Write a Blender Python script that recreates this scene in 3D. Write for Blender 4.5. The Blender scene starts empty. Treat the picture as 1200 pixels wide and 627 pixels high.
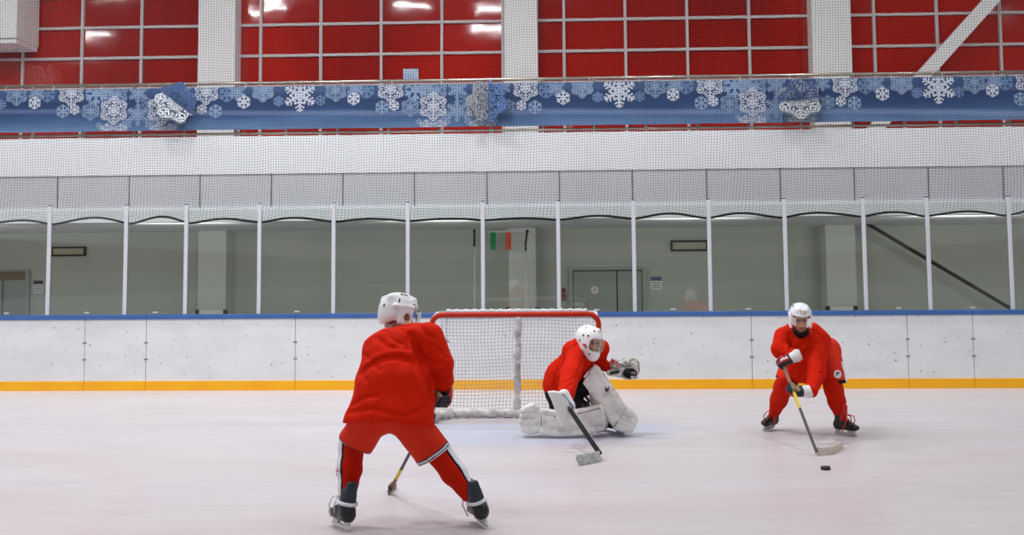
import bpy, bmesh, math, random
import numpy as np
from mathutils import Vector, Matrix
from math import sin, cos, tan, pi, radians

# ------------------------------------------------------------------ camera, world, lights, exposure
SC = bpy.context.scene
SC.view_settings.view_transform = 'Standard'
SC.view_settings.look = 'None'
SC.view_settings.gamma = 1.0
SC.view_settings.use_curve_mapping = False
SC.view_settings.exposure = 0.0
SC.cycles.use_denoising = True
SC.cycles.max_bounces = 8
SC.cycles.transparent_max_bounces = 16

FOC, EYE = 1400.0, 1.67
YAW, PITCH, ROLL = radians(2.577), radians(4.83), radians(0.42)
PPY = 322 - FOC * tan(PITCH)
_F = np.array([-sin(YAW) * cos(PITCH), cos(YAW) * cos(PITCH), sin(PITCH)])
_r0 = np.array([cos(YAW), sin(YAW), 0.0])
_u0 = np.cross(_r0, _F)
_R = _r0 * cos(ROLL) - _u0 * sin(ROLL)
_U = _r0 * sin(ROLL) + _u0 * cos(ROLL)
CAMP = np.array([0, 0, EYE])

def ray(px, py):
    return _F + _R * (px - 600) / FOC - _U * (py - PPY) / FOC
def P(px, py, Y):
    """point at depth Y seen at a given place of the 1200x627 frame"""
    d = ray(px, py)
    return CAMP + d * (Y / d[1])
def ICE(px, py, z=0.0):
    d = ray(px, py)
    return CAMP + d * ((z - EYE) / d[2])
def proj(p):
    d = np.asarray(p, float) - CAMP
    z = d @ _F
    return 600 + FOC * (d @ _R) / z, PPY - FOC * (d @ _U) / z

cd = bpy.data.cameras.new('camera')
cd.sensor_width = 36.0
cd.lens = FOC / 1200 * 36
cd.shift_y = -(313.5 - PPY) / 1200
cd.clip_end = 200
cam = bpy.data.objects.new('camera', cd)
cam.matrix_world = Matrix(((_R[0], _U[0], -_F[0], 0), (_R[1], _U[1], -_F[1], 0), (_R[2], _U[2], -_F[2], EYE), (0, 0, 0, 1)))
SC.collection.objects.link(cam)
SC.camera = cam

W = bpy.data.worlds.new('world')
SC.world = W
W.use_nodes = True
W.node_tree.nodes['Background'].inputs[0].default_value = (0.93, 0.96, 1.0, 1)
W.node_tree.nodes['Background'].inputs[1].default_value = 0.05

def area(name, loc, power, sx, sy, color=(0.96, 0.985, 1.0), aim=None):
    l = bpy.data.lights.new(name, 'AREA')
    l.shape = 'RECTANGLE'; l.size = sx; l.size_y = sy; l.energy = power; l.color = color
    o = bpy.data.objects.new(name, l)
    o.location = loc
    if aim is not None:
        o.rotation_euler = (Vector(aim) - Vector(loc)).to_track_quat('-Z', 'Y').to_euler()
    SC.collection.objects.link(o)
    return o
LP = 142
for ly, lz, w, xs in ((11.5, 9.5, 1.0, (-4.5, -2.1, 12.6)), (11.5, 8.9, 1.0, (-14.3,)), (16.6, 9.3, 1.08, (-12.0, -7.2, -2.4, 2.4, 7.2, 12.0)),
                      (5.0, 12.0, 1.4, (-11, -5.5, 0, 5.5, 11)), (12.0, 13.2, 1.3, (-10, -3.4, 3.4, 10)), (-3.0, 7.4, 0.5, (-10, 0, 10)), (-16.0, 8.0, 1.2, (-9, 0, 9)), (-32.0, 8.4, 1.2, (-9, 0, 9))):
    for lx in xs:
        area('hall_lamp', (lx, ly, lz), LP * w * (1.2 if lx < -1 else 0.82 if lx > 1 else 1.0), 1.1, 0.4)
for lx in (-10.5, -6.3, -2.1, 2.1, 6.3, 10.5):      # added fill behind the balcony front edge, no fittings, to brighten the walkway
    area('walkway_fill', (lx, 19.25, 2.42), 22, 1.6, 0.12, (1.0, 0.99, 0.93), (lx, 22.5, 0.9))

# ------------------------------------------------------------------ materials
def lin(c):
    c = c / 255.0
    return c / 12.92 if c <= 0.04045 else ((c + 0.055) / 1.055) ** 2.4
def rgb(r, g, b):
    return (lin(r), lin(g), lin(b), 1.0)

class NT:
    def __init__(s, name):
        s.m = bpy.data.materials.new(name); s.m.use_nodes = True
        s.t = s.m.node_tree
        s.b = s.t.nodes['Principled BSDF']; s.out = s.t.nodes['Material Output']
    def n(s, ty, **kw):
        nd = s.t.nodes.new(ty)
        for k, v in kw.items():
            setattr(nd, k, v)
        return nd
    def l(s, a, b):
        s.t.links.new(a, b)
    def val(s, sock, v):
        if hasattr(v, 'is_linked'): s.l(v, sock)
        else: sock.default_value = v
    def math(s, op, a, b=None, c=None, clamp=False):
        nd = s.n('ShaderNodeMath', operation=op, use_clamp=clamp)
        s.val(nd.inputs[0], a)
        if b is not None: s.val(nd.inputs[1], b)
        if c is not None: s.val(nd.inputs[2], c)
        return nd.outputs[0]
    def mix(s, f, a, b):
        nd = s.n('ShaderNodeMix', data_type='RGBA')
        s.val(nd.inputs[0], f); s.val(nd.inputs[6], a); s.val(nd.inputs[7], b)
        return nd.outputs[2]
    def coord(s, which='Object'):
        return s.n('ShaderNodeTexCoord').outputs[which]
    def mapping(s, vec, scale=(1, 1, 1), loc=(0, 0, 0), rot=(0, 0, 0)):
        nd = s.n('ShaderNodeMapping')
        s.l(vec, nd.inputs[0])
        nd.inputs['Scale'].default_value = scale; nd.inputs['Location'].default_value = loc; nd.inputs['Rotation'].default_value = rot
        return nd.outputs[0]
    def noise(s, vec, scale, detail=3.0, rough=0.5):
        nd = s.n('ShaderNodeTexNoise')
        s.l(vec, nd.inputs['Vector'])
        nd.inputs['Scale'].default_value = scale; nd.inputs['Detail'].default_value = detail; nd.inputs['Roughness'].default_value = rough
        return nd.outputs['Fac']
    def ramp(s, f, stops):
        nd = s.n('ShaderNodeValToRGB')
        s.l(f, nd.inputs[0])
        e = nd.color_ramp.elements
        while len(e) < len(stops): e.new(0.5)
        for k, (p, c) in enumerate(stops):
            e[k].position = p; e[k].color = c if len(c) == 4 else (*c, 1)
        return nd.outputs[0]
    def bump(s, h, strength=0.2, dist=0.01):
        nd = s.n('ShaderNodeBump')
        nd.inputs['Strength'].default_value = strength; nd.inputs['Distance'].default_value = dist
        s.l(h, nd.inputs['Height']); s.l(nd.outputs[0], s.b.inputs['Normal'])

def mat(name, col, rough=0.6, metal=0.0, spec=0.5, var=0.0, vscale=6.0, bump=0.0, bscale=40.0, col2=None):
    t = NT(name)
    t.b.inputs['Roughness'].default_value = rough
    t.b.inputs['Metallic'].default_value = metal
    t.b.inputs['Specular IOR Level'].default_value = spec
    c = t.coord()
    if var or col2:
        d = col2 or tuple(x * (1 - var) for x in col[:3]) + (1,)
        f = t.ramp(t.noise(c, vscale, 4), [(0.35, (0, 0, 0)), (0.68, (1, 1, 1))])
        t.l(t.mix(f, col, d), t.b.inputs['Base Color'])
    else:
        t.b.inputs['Base Color'].default_value = col
    if bump:
        t.bump(t.noise(c, bscale, 3), bump, 0.004)
    return t.m

MT = {}
MT['jersey'] = mat('red_jersey_cloth', rgb(206, 29, 0), 0.85, spec=0.12, bump=0.25, bscale=260)
MT['pants'] = mat('red_shell_pants', rgb(212, 42, 10), 0.75, spec=0.2, bump=0.2, bscale=160)
MT['sock'] = mat('red_knit_sock', rgb(198, 29, 2), 0.85, spec=0.15, bump=0.3, bscale=220)
MT['white_cloth'] = mat('white_stripe_cloth', rgb(226, 226, 232), 0.8, spec=0.2)
MT['black_cloth'] = mat('black_cloth', rgb(22, 21, 24), 0.8, spec=0.2)
MT['navy'] = mat('navy_leather', rgb(22, 24, 40), 0.55)
MT['guard'] = mat('blue_black_tongue', rgb(38, 50, 66), 0.5, var=0.4, vscale=14)
MT['skate'] = mat('black_skate_leather', rgb(26, 25, 25), 0.4, bump=0.1)
MT['skate_toe'] = mat('black_toe_plastic', rgb(18, 18, 19), 0.25)
MT['lace'] = mat('white_lace', rgb(232, 232, 234), 0.8)
MT['red_lace'] = mat('red_lace', rgb(205, 40, 40), 0.8)
MT['holder'] = mat('pale_blade_holder', rgb(206, 208, 212), 0.4)
MT['steel'] = mat('steel', rgb(190, 192, 196), 0.25, metal=1.0)
MT['helmet'] = mat('white_helmet_shell', rgb(238, 238, 242), 0.25, var=0.05)
MT['black'] = mat('black_plastic', rgb(14, 14, 15), 0.5)
MT['skin'] = mat('skin', rgb(205, 148, 122), 0.5, var=0.12, vscale=25, spec=0.3)
MT['lip'] = mat('lip', rgb(160, 82, 76), 0.5)
MT['eye'] = mat('eye', rgb(98, 78, 70), 0.3)
MT['brow'] = mat('brown_brow', rgb(128, 90, 70), 0.7)
MT['hair'] = mat('dark_hair', rgb(40, 30, 26), 0.7, bump=0.5, bscale=120)
MT['stubble'] = mat('stubble_skin', rgb(158, 108, 88), 0.6)
MT['glove_red'] = mat('red_glove_leather', rgb(178, 30, 38), 0.5)
MT['glove_white'] = mat('white_glove_leather', rgb(224, 222, 222), 0.55)
MT['palm'] = mat('tan_palm', rgb(160, 132, 104), 0.75, var=0.25, vscale=20)
MT['wood'] = mat('brown_shaft', rgb(120, 86, 68), 0.45, var=0.2)
MT['yellow_tape'] = mat('yellow_band', rgb(214, 186, 30), 0.5)
MT['shaft'] = mat('dark_composite_shaft', rgb(50, 45, 44), 0.4, var=0.25, vscale=12)
MT['tape'] = mat('pale_blade_tape', rgb(222, 205, 190), 0.8, var=0.15, vscale=18)
MT['rubber'] = mat('black_rubber', rgb(22, 20, 22), 0.55)
MT['goalred'] = mat('red_goal_pipe', rgb(190, 44, 14), 0.5, spec=0.25, var=0.15, vscale=9)
MT['padding'] = mat('scuffed_white_padding', rgb(226, 224, 222), 0.7, col2=rgb(166, 161, 158), vscale=12, bump=0.3, bscale=18)
MT['pad_red'] = mat('red_logo', rgb(190, 60, 60), 0.6)
MT['logo_blue'] = mat('blue_line', rgb(70, 92, 150), 0.6)

def scuffed(name, base, dirt, s1, lo, hi, mark, rough=0.55):
    t = NT(name)
    c = t.coord()
    f = t.ramp(t.noise(t.mapping(c, (1, 1, 1.6)), s1, 6, 0.65), [(lo, (0, 0, 0)), (hi, (1, 1, 1))])
    col = t.mix(f, base, dirt)
    g = t.ramp(t.noise(t.mapping(c, (1, 1, 1), (3.1, 1.7, 0.4)), s1 * 3.4, 2), [(0.69, (0, 0, 0)), (0.74, (1, 1, 1))])
    t.l(t.mix(t.math('MULTIPLY', g, 0.75), col, mark), t.b.inputs['Base Color'])
    t.b.inputs['Roughness'].default_value = rough
    t.bump(t.noise(c, s1 * 4, 3), 0.15, 0.006)
    return t.m
MT['legpad'] = scuffed('scuffed_leg_pad', rgb(232, 230, 226), rgb(188, 184, 180), 7, 0.45, 0.74, rgb(84, 78, 76))
MT['catcher'] = scuffed('worn_catcher', rgb(216, 212, 206), rgb(96, 92, 86), 11, 0.45, 0.62, rgb(40, 38, 38))
MT['goalie_blade'] = scuffed('taped_goalie_blade', rgb(200, 200, 202), rgb(146, 146, 148), 22, 0.4, 0.62, rgb(70, 70, 72))
MT['cage'] = mat('cage_wire', rgb(196, 186, 168), 0.35, metal=0.4)
MT['piping'] = mat('grey_piping', rgb(110, 106, 104), 0.7)
MT['paddle'] = mat('dark_paddle', rgb(34, 31, 31), 0.7, spec=0.15)
MT['maskw'] = mat('white_mask', rgb(240, 240, 242), 0.3)

def board_mat():
    t = NT('white_dasher_plastic')
    c = t.coord()
    base = t.mix(t.ramp(t.noise(t.mapping(c, (1, 1, 2.2)), 1.6, 5, 0.6), [(0.4, (0, 0, 0)), (0.75, (1, 1, 1))]), rgb(232, 233, 235), rgb(220, 221, 223))
    sm = t.ramp(t.noise(t.mapping(c, (1.0, 1, 2.6), (5, 2, 1)), 7, 6, 0.7), [(0.58, (0, 0, 0)), (0.74, (1, 1, 1))])
    base = t.mix(t.math('MULTIPLY', sm, 0.28), base, rgb(168, 170, 174))
    v = t.n('ShaderNodeTexVoronoi', feature='F1', voronoi_dimensions='2D')
    sx = t.n('ShaderNodeSeparateXYZ'); t.l(c, sx.inputs[0]); cx = t.n('ShaderNodeCombineXYZ'); t.l(sx.outputs[0], cx.inputs[0]); t.l(t.math('MULTIPLY', sx.outputs[2], 1.35), cx.inputs[1]); t.l(cx.outputs[0], v.inputs['Vector']); v.inputs['Scale'].default_value = 5.5
    sep = t.n('ShaderNodeSeparateColor'); t.l(v.outputs['Color'], sep.inputs[0])
    rad = t.math('MULTIPLY', t.math('MAXIMUM', t.math('SUBTRACT', sep.outputs[0], 0.4), 0.0), 0.13)
    spot = t.math('LESS_THAN', v.outputs['Distance'], rad)
    base = t.mix(t.math('MULTIPLY', spot, t.math('MULTIPLY', sep.outputs[1], 0.9)), base, rgb(60, 62, 70))
    t.l(base, t.b.inputs['Base Color'])
    t.b.inputs['Roughness'].default_value = 0.38
    return t.m
MT['board'] = board_mat()
MT['kick'] = mat('yellow_kick_plate', rgb(255, 186, 10), 0.45, col2=rgb(252, 174, 8), vscale=2.5)
MT['cap'] = mat('blue_cap_rail', rgb(64, 106, 172), 0.4, var=0.12, vscale=3)
MT['seam'] = mat('dark_seam', rgb(120, 122, 126), 0.8)
MT['alu'] = mat('painted_aluminium', rgb(214, 214, 222), 0.4, var=0.06)
MT['rope'] = mat('black_rope', rgb(26, 25, 26), 0.9)
MT['whitewall'] = mat('white_painted_metal', rgb(246, 247, 251), 0.55, var=0.04, vscale=1.2)
MT['greypanel'] = mat('grey_cladding', rgb(216, 217, 222), 0.6, var=0.05, vscale=1.2)
MT['under'] = mat('grey_rendered_wall', rgb(186, 190, 182), 0.85, var=0.05, vscale=0.8)
MT['pillar'] = mat('pale_grey_pillar', rgb(204, 206, 202), 0.8, var=0.04)
MT['door'] = mat('grey_green_steel_door', rgb(152, 160, 154), 0.5, var=0.08, vscale=1.5)
MT['doorframe'] = mat('grey_door_frame', rgb(158, 163, 158), 0.5)
MT['darkgap'] = mat('dark_gap', rgb(36, 38, 38), 0.8)
MT['column'] = mat('white_column', rgb(240, 238, 236), 0.6, var=0.05, vscale=1.0)
MT['mullion'] = mat('grey_white_mullion', rgb(206, 198, 198), 0.5)
MT['railmetal'] = mat('brushed_handrail', rgb(206, 196, 182), 0.28, metal=0.9)
MT['concrete'] = mat('concrete', rgb(150, 150, 148), 0.9, var=0.1)
MT['ceil'] = mat('hall_ceiling', rgb(96, 98, 102), 0.9)
MT['sidewall'] = mat('hall_side_wall', rgb(168, 166, 164), 0.85)
MT['flake_w'] = mat('flake_white', rgb(204, 210, 226), 0.6)
MT['flake_m'] = mat('flake_pale_blue', rgb(138, 162, 196), 0.6)
MT['flake_d'] = mat('flake_mid_blue', rgb(100, 128, 170), 0.6)
MT['silver'] = mat('silver_foil', rgb(194, 198, 206), 0.35, metal=0.25, var=0.1, vscale=30)
MT['bluefoil'] = mat('blue_foil', rgb(112, 146, 204), 0.4, metal=0.1, var=0.15, vscale=30)
MT['paper'] = mat('pale_paper_sheet', rgb(200, 212, 232), 0.6, col2=rgb(150, 182, 224), vscale=5)
MT['white_plastic'] = mat('white_plastic', rgb(222, 222, 222), 0.5)
MT['flag_green'] = mat('green_cloth', rgb(0, 140, 84), 0.7)
MT['flag_orange'] = mat('orange_cloth', rgb(214, 84, 44), 0.7)
MT['alarm_red'] = mat('dark_red_plastic', rgb(120, 34, 34), 0.5)
MT['sign_blue'] = mat('blue_sign', rgb(60, 86, 124), 0.5)
MT['beige'] = mat('beige_diffuser', rgb(176, 172, 152), 0.6)
MT['brown'] = mat('brown_panel', rgb(120, 96, 78), 0.6)

def red_panel_mat():
    t = NT('glossy_red_panel')
    c = t.coord()
    t.l(t.mix(t.ramp(t.noise(t.mapping(c, (0.5, 1, 0.3)), 0.6, 2), [(0.35, (0, 0, 0)), (0.7, (1, 1, 1))]), rgb(188, 24, 0), rgb(140, 12, 0)), t.b.inputs['Base Color'])
    t.b.inputs['Roughness'].default_value = 0.06
    t.b.inputs['Specular IOR Level'].default_value = 0.42
    nd = t.n('ShaderNodeBump'); nd.inputs['Strength'].default_value = 0.14; nd.inputs['Distance'].default_value = 0.02
    t.l(t.noise(c, 2.2, 1), nd.inputs['Height']); t.l(nd.outputs[0], t.b.inputs['Normal'])
    return t.m
MT['redpanel'] = red_panel_mat()

def glass_mat(name, tint, refl):
    t = NT(name)
    tr = t.n('ShaderNodeBsdfTransparent'); tr.inputs[0].default_value = (*tint, 1)
    gl = t.n('ShaderNodeBsdfGlossy'); gl.inputs['Roughness'].default_value = 0.03; gl.inputs[0].default_value = (1, 1, 1, 1)
    fr = t.n('ShaderNodeFresnel'); fr.inputs[0].default_value = 1.5
    mx = t.n('ShaderNodeMixShader')
    t.l(t.math('MULTIPLY', fr.outputs[0], refl), mx.inputs[0]); t.l(tr.outputs[0], mx.inputs[1]); t.l(gl.outputs[0], mx.inputs[2])
    t.l(mx.outputs[0], t.out.inputs[0])
    return t.m
MT['glass'] = glass_mat('rink_glass', (0.94, 0.965, 0.95), 1.3)
MT['visor'] = glass_mat('clear_visor', (0.93, 0.93, 0.95), 0.8)

def net_mat(name, cell, thick, col):
    t = NT(name)
    uv = t.n('ShaderNodeUVMap').outputs[0]
    sp = t.n('ShaderNodeSeparateXYZ'); t.l(uv, sp.inputs[0])
    ms = [t.math('LESS_THAN', t.math('FRACT', t.math('DIVIDE', sp.outputs[k], cell)), thick / cell) for k in (0, 1)]
    f = t.math('MAXIMUM', ms[0], ms[1])
    tr = t.n('ShaderNodeBsdfTransparent')
    df = t.n('ShaderNodeBsdfDiffuse'); df.inputs[0].default_value = col
    mx = t.n('ShaderNodeMixShader')
    t.l(f, mx.inputs[0]); t.l(tr.outputs[0], mx.inputs[1]); t.l(df.outputs[0], mx.inputs[2])
    t.l(mx.outputs[0], t.out.inputs[0])
    return t.m
MT['safetynet'] = net_mat('safety_net_cord', 0.0405, 0.0036, rgb(66, 66, 72))
MT['goalnet'] = net_mat('goal_net_cord', 0.041, 0.0049, rgb(172, 172, 178))

GX, GY = -0.592, 13.6        # goal mouth centre
def ice_mat():
    t = NT('rink_ice')
    c = t.coord()
    a = t.ramp(t.noise(t.mapping(c, (0.35, 1.0, 1)), 0.9, 4, 0.6), [(0.35, (0, 0, 0)), (0.7, (1, 1, 1))])
    col = t.mix(a, rgb(210, 203, 207), rgb(200, 190, 193))
    b = t.ramp(t.noise(t.mapping(c, (0.5, 3.0, 1), (2, 5, 0)), 2.2, 6, 0.7), [(0.45, (0, 0, 0)), (0.75, (1, 1, 1))])
    col = t.mix(t.math('MULTIPLY', b, 0.6), col, rgb(186, 180, 188))
    sp = t.n('ShaderNodeSeparateXYZ'); t.l(c, sp.inputs[0])
    x, y = sp.outputs[0], sp.outputs[1]
    def dist(cx, cy, sx=1.0, sy=1.0):
        dx = t.math('MULTIPLY', t.math('SUBTRACT', x, cx), sx); dy = t.math('MULTIPLY', t.math('SUBTRACT', y, cy), sy)
        return t.math('SQRT', t.math('ADD', t.math('MULTIPLY', dx, dx), t.math('MULTIPLY', dy, dy)))
    def band(d, w, soft):
        # 1 inside |d|<w, fading over soft
        return t.math('DIVIDE', t.math('SUBTRACT', w + soft, t.math('ABSOLUTE', d)), soft, clamp=True)
    nz = t.noise(t.mapping(c, (0.6, 2.5, 1)), 3.0, 5, 0.7)
    worn = t.ramp(nz, [(0.3, (0.25, 0.25, 0.25)), (0.6, (1, 1, 1))])
    dc = dist(GX, GY)
    cre = t.math('MULTIPLY', t.math('DIVIDE', t.math('SUBTRACT', 2.05, dc), 0.5, clamp=True), t.math('LESS_THAN', y, GY))
    col = t.mix(t.math('MULTIPLY', t.math('MULTIPLY', cre, 0.85), worn), col, rgb(182, 190, 212))
    gl = t.math('MULTIPLY', band(t.math('SUBTRACT', y, GY), 0.025, 0.03), t.math('MULTIPLY', worn, 0.28))
    col = t.mix(gl, col, rgb(150, 150, 172))
    for cx in (GX - 7, GX + 7):
        ring = t.math('MULTIPLY', band(t.math('SUBTRACT', dist(cx, GY - 6), 4.5), 0.05, 0.16), t.math('MULTIPLY', worn, 0.2))
        col = t.mix(ring, col, rgb(206, 164, 168))
    wm = t.ramp(t.noise(t.mapping(c, (0.25, 0.5, 1), (7, 3, 0)), 1.1, 3), [(0.4, (0, 0, 0)), (0.75, (1, 1, 1))])
    near = t.math('DIVIDE', t.math('SUBTRACT', 12.5, y), 5.0, clamp=True)
    col = t.mix(t.math('MULTIPLY', t.math('MULTIPLY', wm, near), 0.5), col, rgb(208, 188, 186))
    wv = t.noise(t.mapping(c, (1.2, 9, 1), rot=(0, 0, 0.25)), 5.0, 4, 0.8)
    scr = t.ramp(wv, [(0.6, (0, 0, 0)), (0.68, (1, 1, 1))])
    col = t.mix(t.math('MULTIPLY', scr, 0.4), col, rgb(226, 224, 228))
    t.l(col, t.b.inputs['Base Color'])
    t.b.inputs['Roughness'].default_value = 0.34
    t.b.inputs['Specular IOR Level'].default_value = 0.35
    t.bump(t.noise(t.mapping(c, (1, 4, 1)), 9, 4), 0.12, 0.006)
    return t.m
MT['ice'] = ice_mat()

# ------------------------------------------------------------------ object helpers
COL = SC.collection
def link(name, me, parent=None):
    o = bpy.data.objects.new(name, me)
    COL.objects.link(o)
    if parent is not None:
        o.parent = parent
        o.matrix_parent_inverse = parent.matrix_world.inverted()
    return o
def tag(o, label=None, cat=None, group=None, kind=None):
    if label: o['label'] = label
    if cat: o['category'] = cat
    if group: o['group'] = group
    if kind: o['kind'] = kind
    return o
def empty(name, loc, label, cat, group=None):
    o = bpy.data.objects.new(name, None)
    o.location = loc; o.empty_display_size = 0.1
    COL.objects.link(o)
    o.matrix_world = Matrix.Translation(Vector(loc))
    return tag(o, label, cat, group)
def obj(name, bm, mats, parent=None, smooth=False):
    me = bpy.data.meshes.new(name)
    bmesh.ops.recalc_face_normals(bm, faces=bm.faces)
    bm.to_mesh(me); bm.free()
    if not isinstance(mats, (list, tuple)): mats = [mats]
    for m in mats: me.materials.append(MT[m])
    if smooth:
        me.polygons.foreach_set('use_smooth', [True] * len(me.polygons))
    return link(name, me, parent)
def struct(name, bm, m, label=None, parent=None):
    o = obj(name, bm, m, parent)
    o['kind'] = 'structure'
    if label: o['label'] = label
    return o

def V(p): return Vector((float(p[0]), float(p[1]), float(p[2])))
def box(bm, c, half, R=None, mi=0, bevel=0.0):
    g = bmesh.new()
    bmesh.ops.create_cube(g, size=2.0)
    for v in g.verts:
        v.co = Vector((v.co.x * half[0], v.co.y * half[1], v.co.z * half[2]))
    if bevel:
        bmesh.ops.bevel(g, geom=list(g.edges), offset=bevel, segments=2, affect='EDGES', profile=0.5)
    merge(bm, g, c, R, mi)
def merge(bm, g, c=(0, 0, 0), R=None, mi=0):
    M = Matrix.Identity(3) if R is None else Matrix([[float(x) for x in r] for r in R])
    vs = [bm.verts.new(M @ v.co + V(c)) for v in g.verts]
    g.verts.index_update()
    for f in g.faces:
        try:
            nf = bm.faces.new([vs[v.index] for v in f.verts]); nf.material_index = mi; nf.smooth = f.smooth
        except ValueError:
            pass
    g.free()
def bx(bm, x0, x1, y0, y1, z0, z1, mi=0, bevel=0.0):
    box(bm, ((x0 + x1) / 2, (y0 + y1) / 2, (z0 + z1) / 2), (abs(x1 - x0) / 2, abs(y1 - y0) / 2, abs(z1 - z0) / 2), None, mi, bevel)
def tube(bm, pts, r, n=10, mi=0, flat=None, closed=False):
    """swept tube; flat=(half_w, half_h, side_vector) gives a rectangular bar"""
    pts = [V(p) for p in pts]
    rs = r if isinstance(r, (list, tuple)) else [r] * len(pts)
    rings = []
    prev = None
    N = len(pts)
    for i, p in enumerate(pts):
        if closed: t = pts[(i + 1) % N] - pts[i - 1]
        else: t = pts[min(i + 1, N - 1)] - pts[max(i - 1, 0)]
        t.normalize()
        if flat is not None:
            u = V(flat[2]); u = (u - t * u.dot(t)).normalized(); w = t.cross(u)
            ring = [bm.verts.new(p + u * a * flat[0] + w * b * flat[1]) for a, b in ((-1, -1), (1, -1), (1, 1), (-1, 1))]
        else:
            if prev is None:
                u = t.orthogonal().normalized()
            else:
                u = (prev - t * prev.dot(t)).normalized()
            prev = u; w = t.cross(u)
            ring = [bm.verts.new(p + (u * cos(2 * pi * k / n) + w * sin(2 * pi * k / n)) * rs[i]) for k in range(n)]
        rings.append(ring)
    m = len(rings[0])
    for i in range(N if closed else N - 1):
        a, b = rings[i], rings[(i + 1) % N]
        for k in range(m):
            f = bm.faces.new((a[k], a[(k + 1) % m], b[(k + 1) % m], b[k])); f.material_index = mi; f.smooth = flat is None
    if not closed:
        for rr in (rings[0][::-1], rings[-1]):
            f = bm.faces.new(rr); f.material_index = mi
def prism(bm, poly, o, U_, V_, N_, h, mi=0, bevel=0.0):
    """extrude polygon (u,v) +-h along N_"""
    g = bmesh.new()
    o, U_, V_, N_ = V(o), V(U_), V(V_), V(N_)
    a = [g.verts.new(o + U_ * u + V_ * v - N_ * h) for u, v in poly]
    b = [g.verts.new(o + U_ * u + V_ * v + N_ * h) for u, v in poly]
    n = len(poly)
    g.faces.new(a[::-1]); g.faces.new(b)
    for k in range(n):
        g.faces.new((a[k], a[(k + 1) % n], b[(k + 1) % n], b[k]))
    bmesh.ops.recalc_face_normals(g, faces=g.faces)
    if bevel:
        bmesh.ops.bevel(g, geom=list(g.edges), offset=bevel, segments=2, affect='EDGES', profile=0.5)
    merge(bm, g, (0, 0, 0), None, mi)
def unit(v):
    v = np.asarray(v, float); return v / np.linalg.norm(v)
def frame(fwd, up=(0, 0, 1)):
    """columns right, forward, up"""
    f = unit(fwd); r = unit(np.cross(f, up)); u = np.cross(r, f)
    return np.stack([r, f, u], 1)

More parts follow.
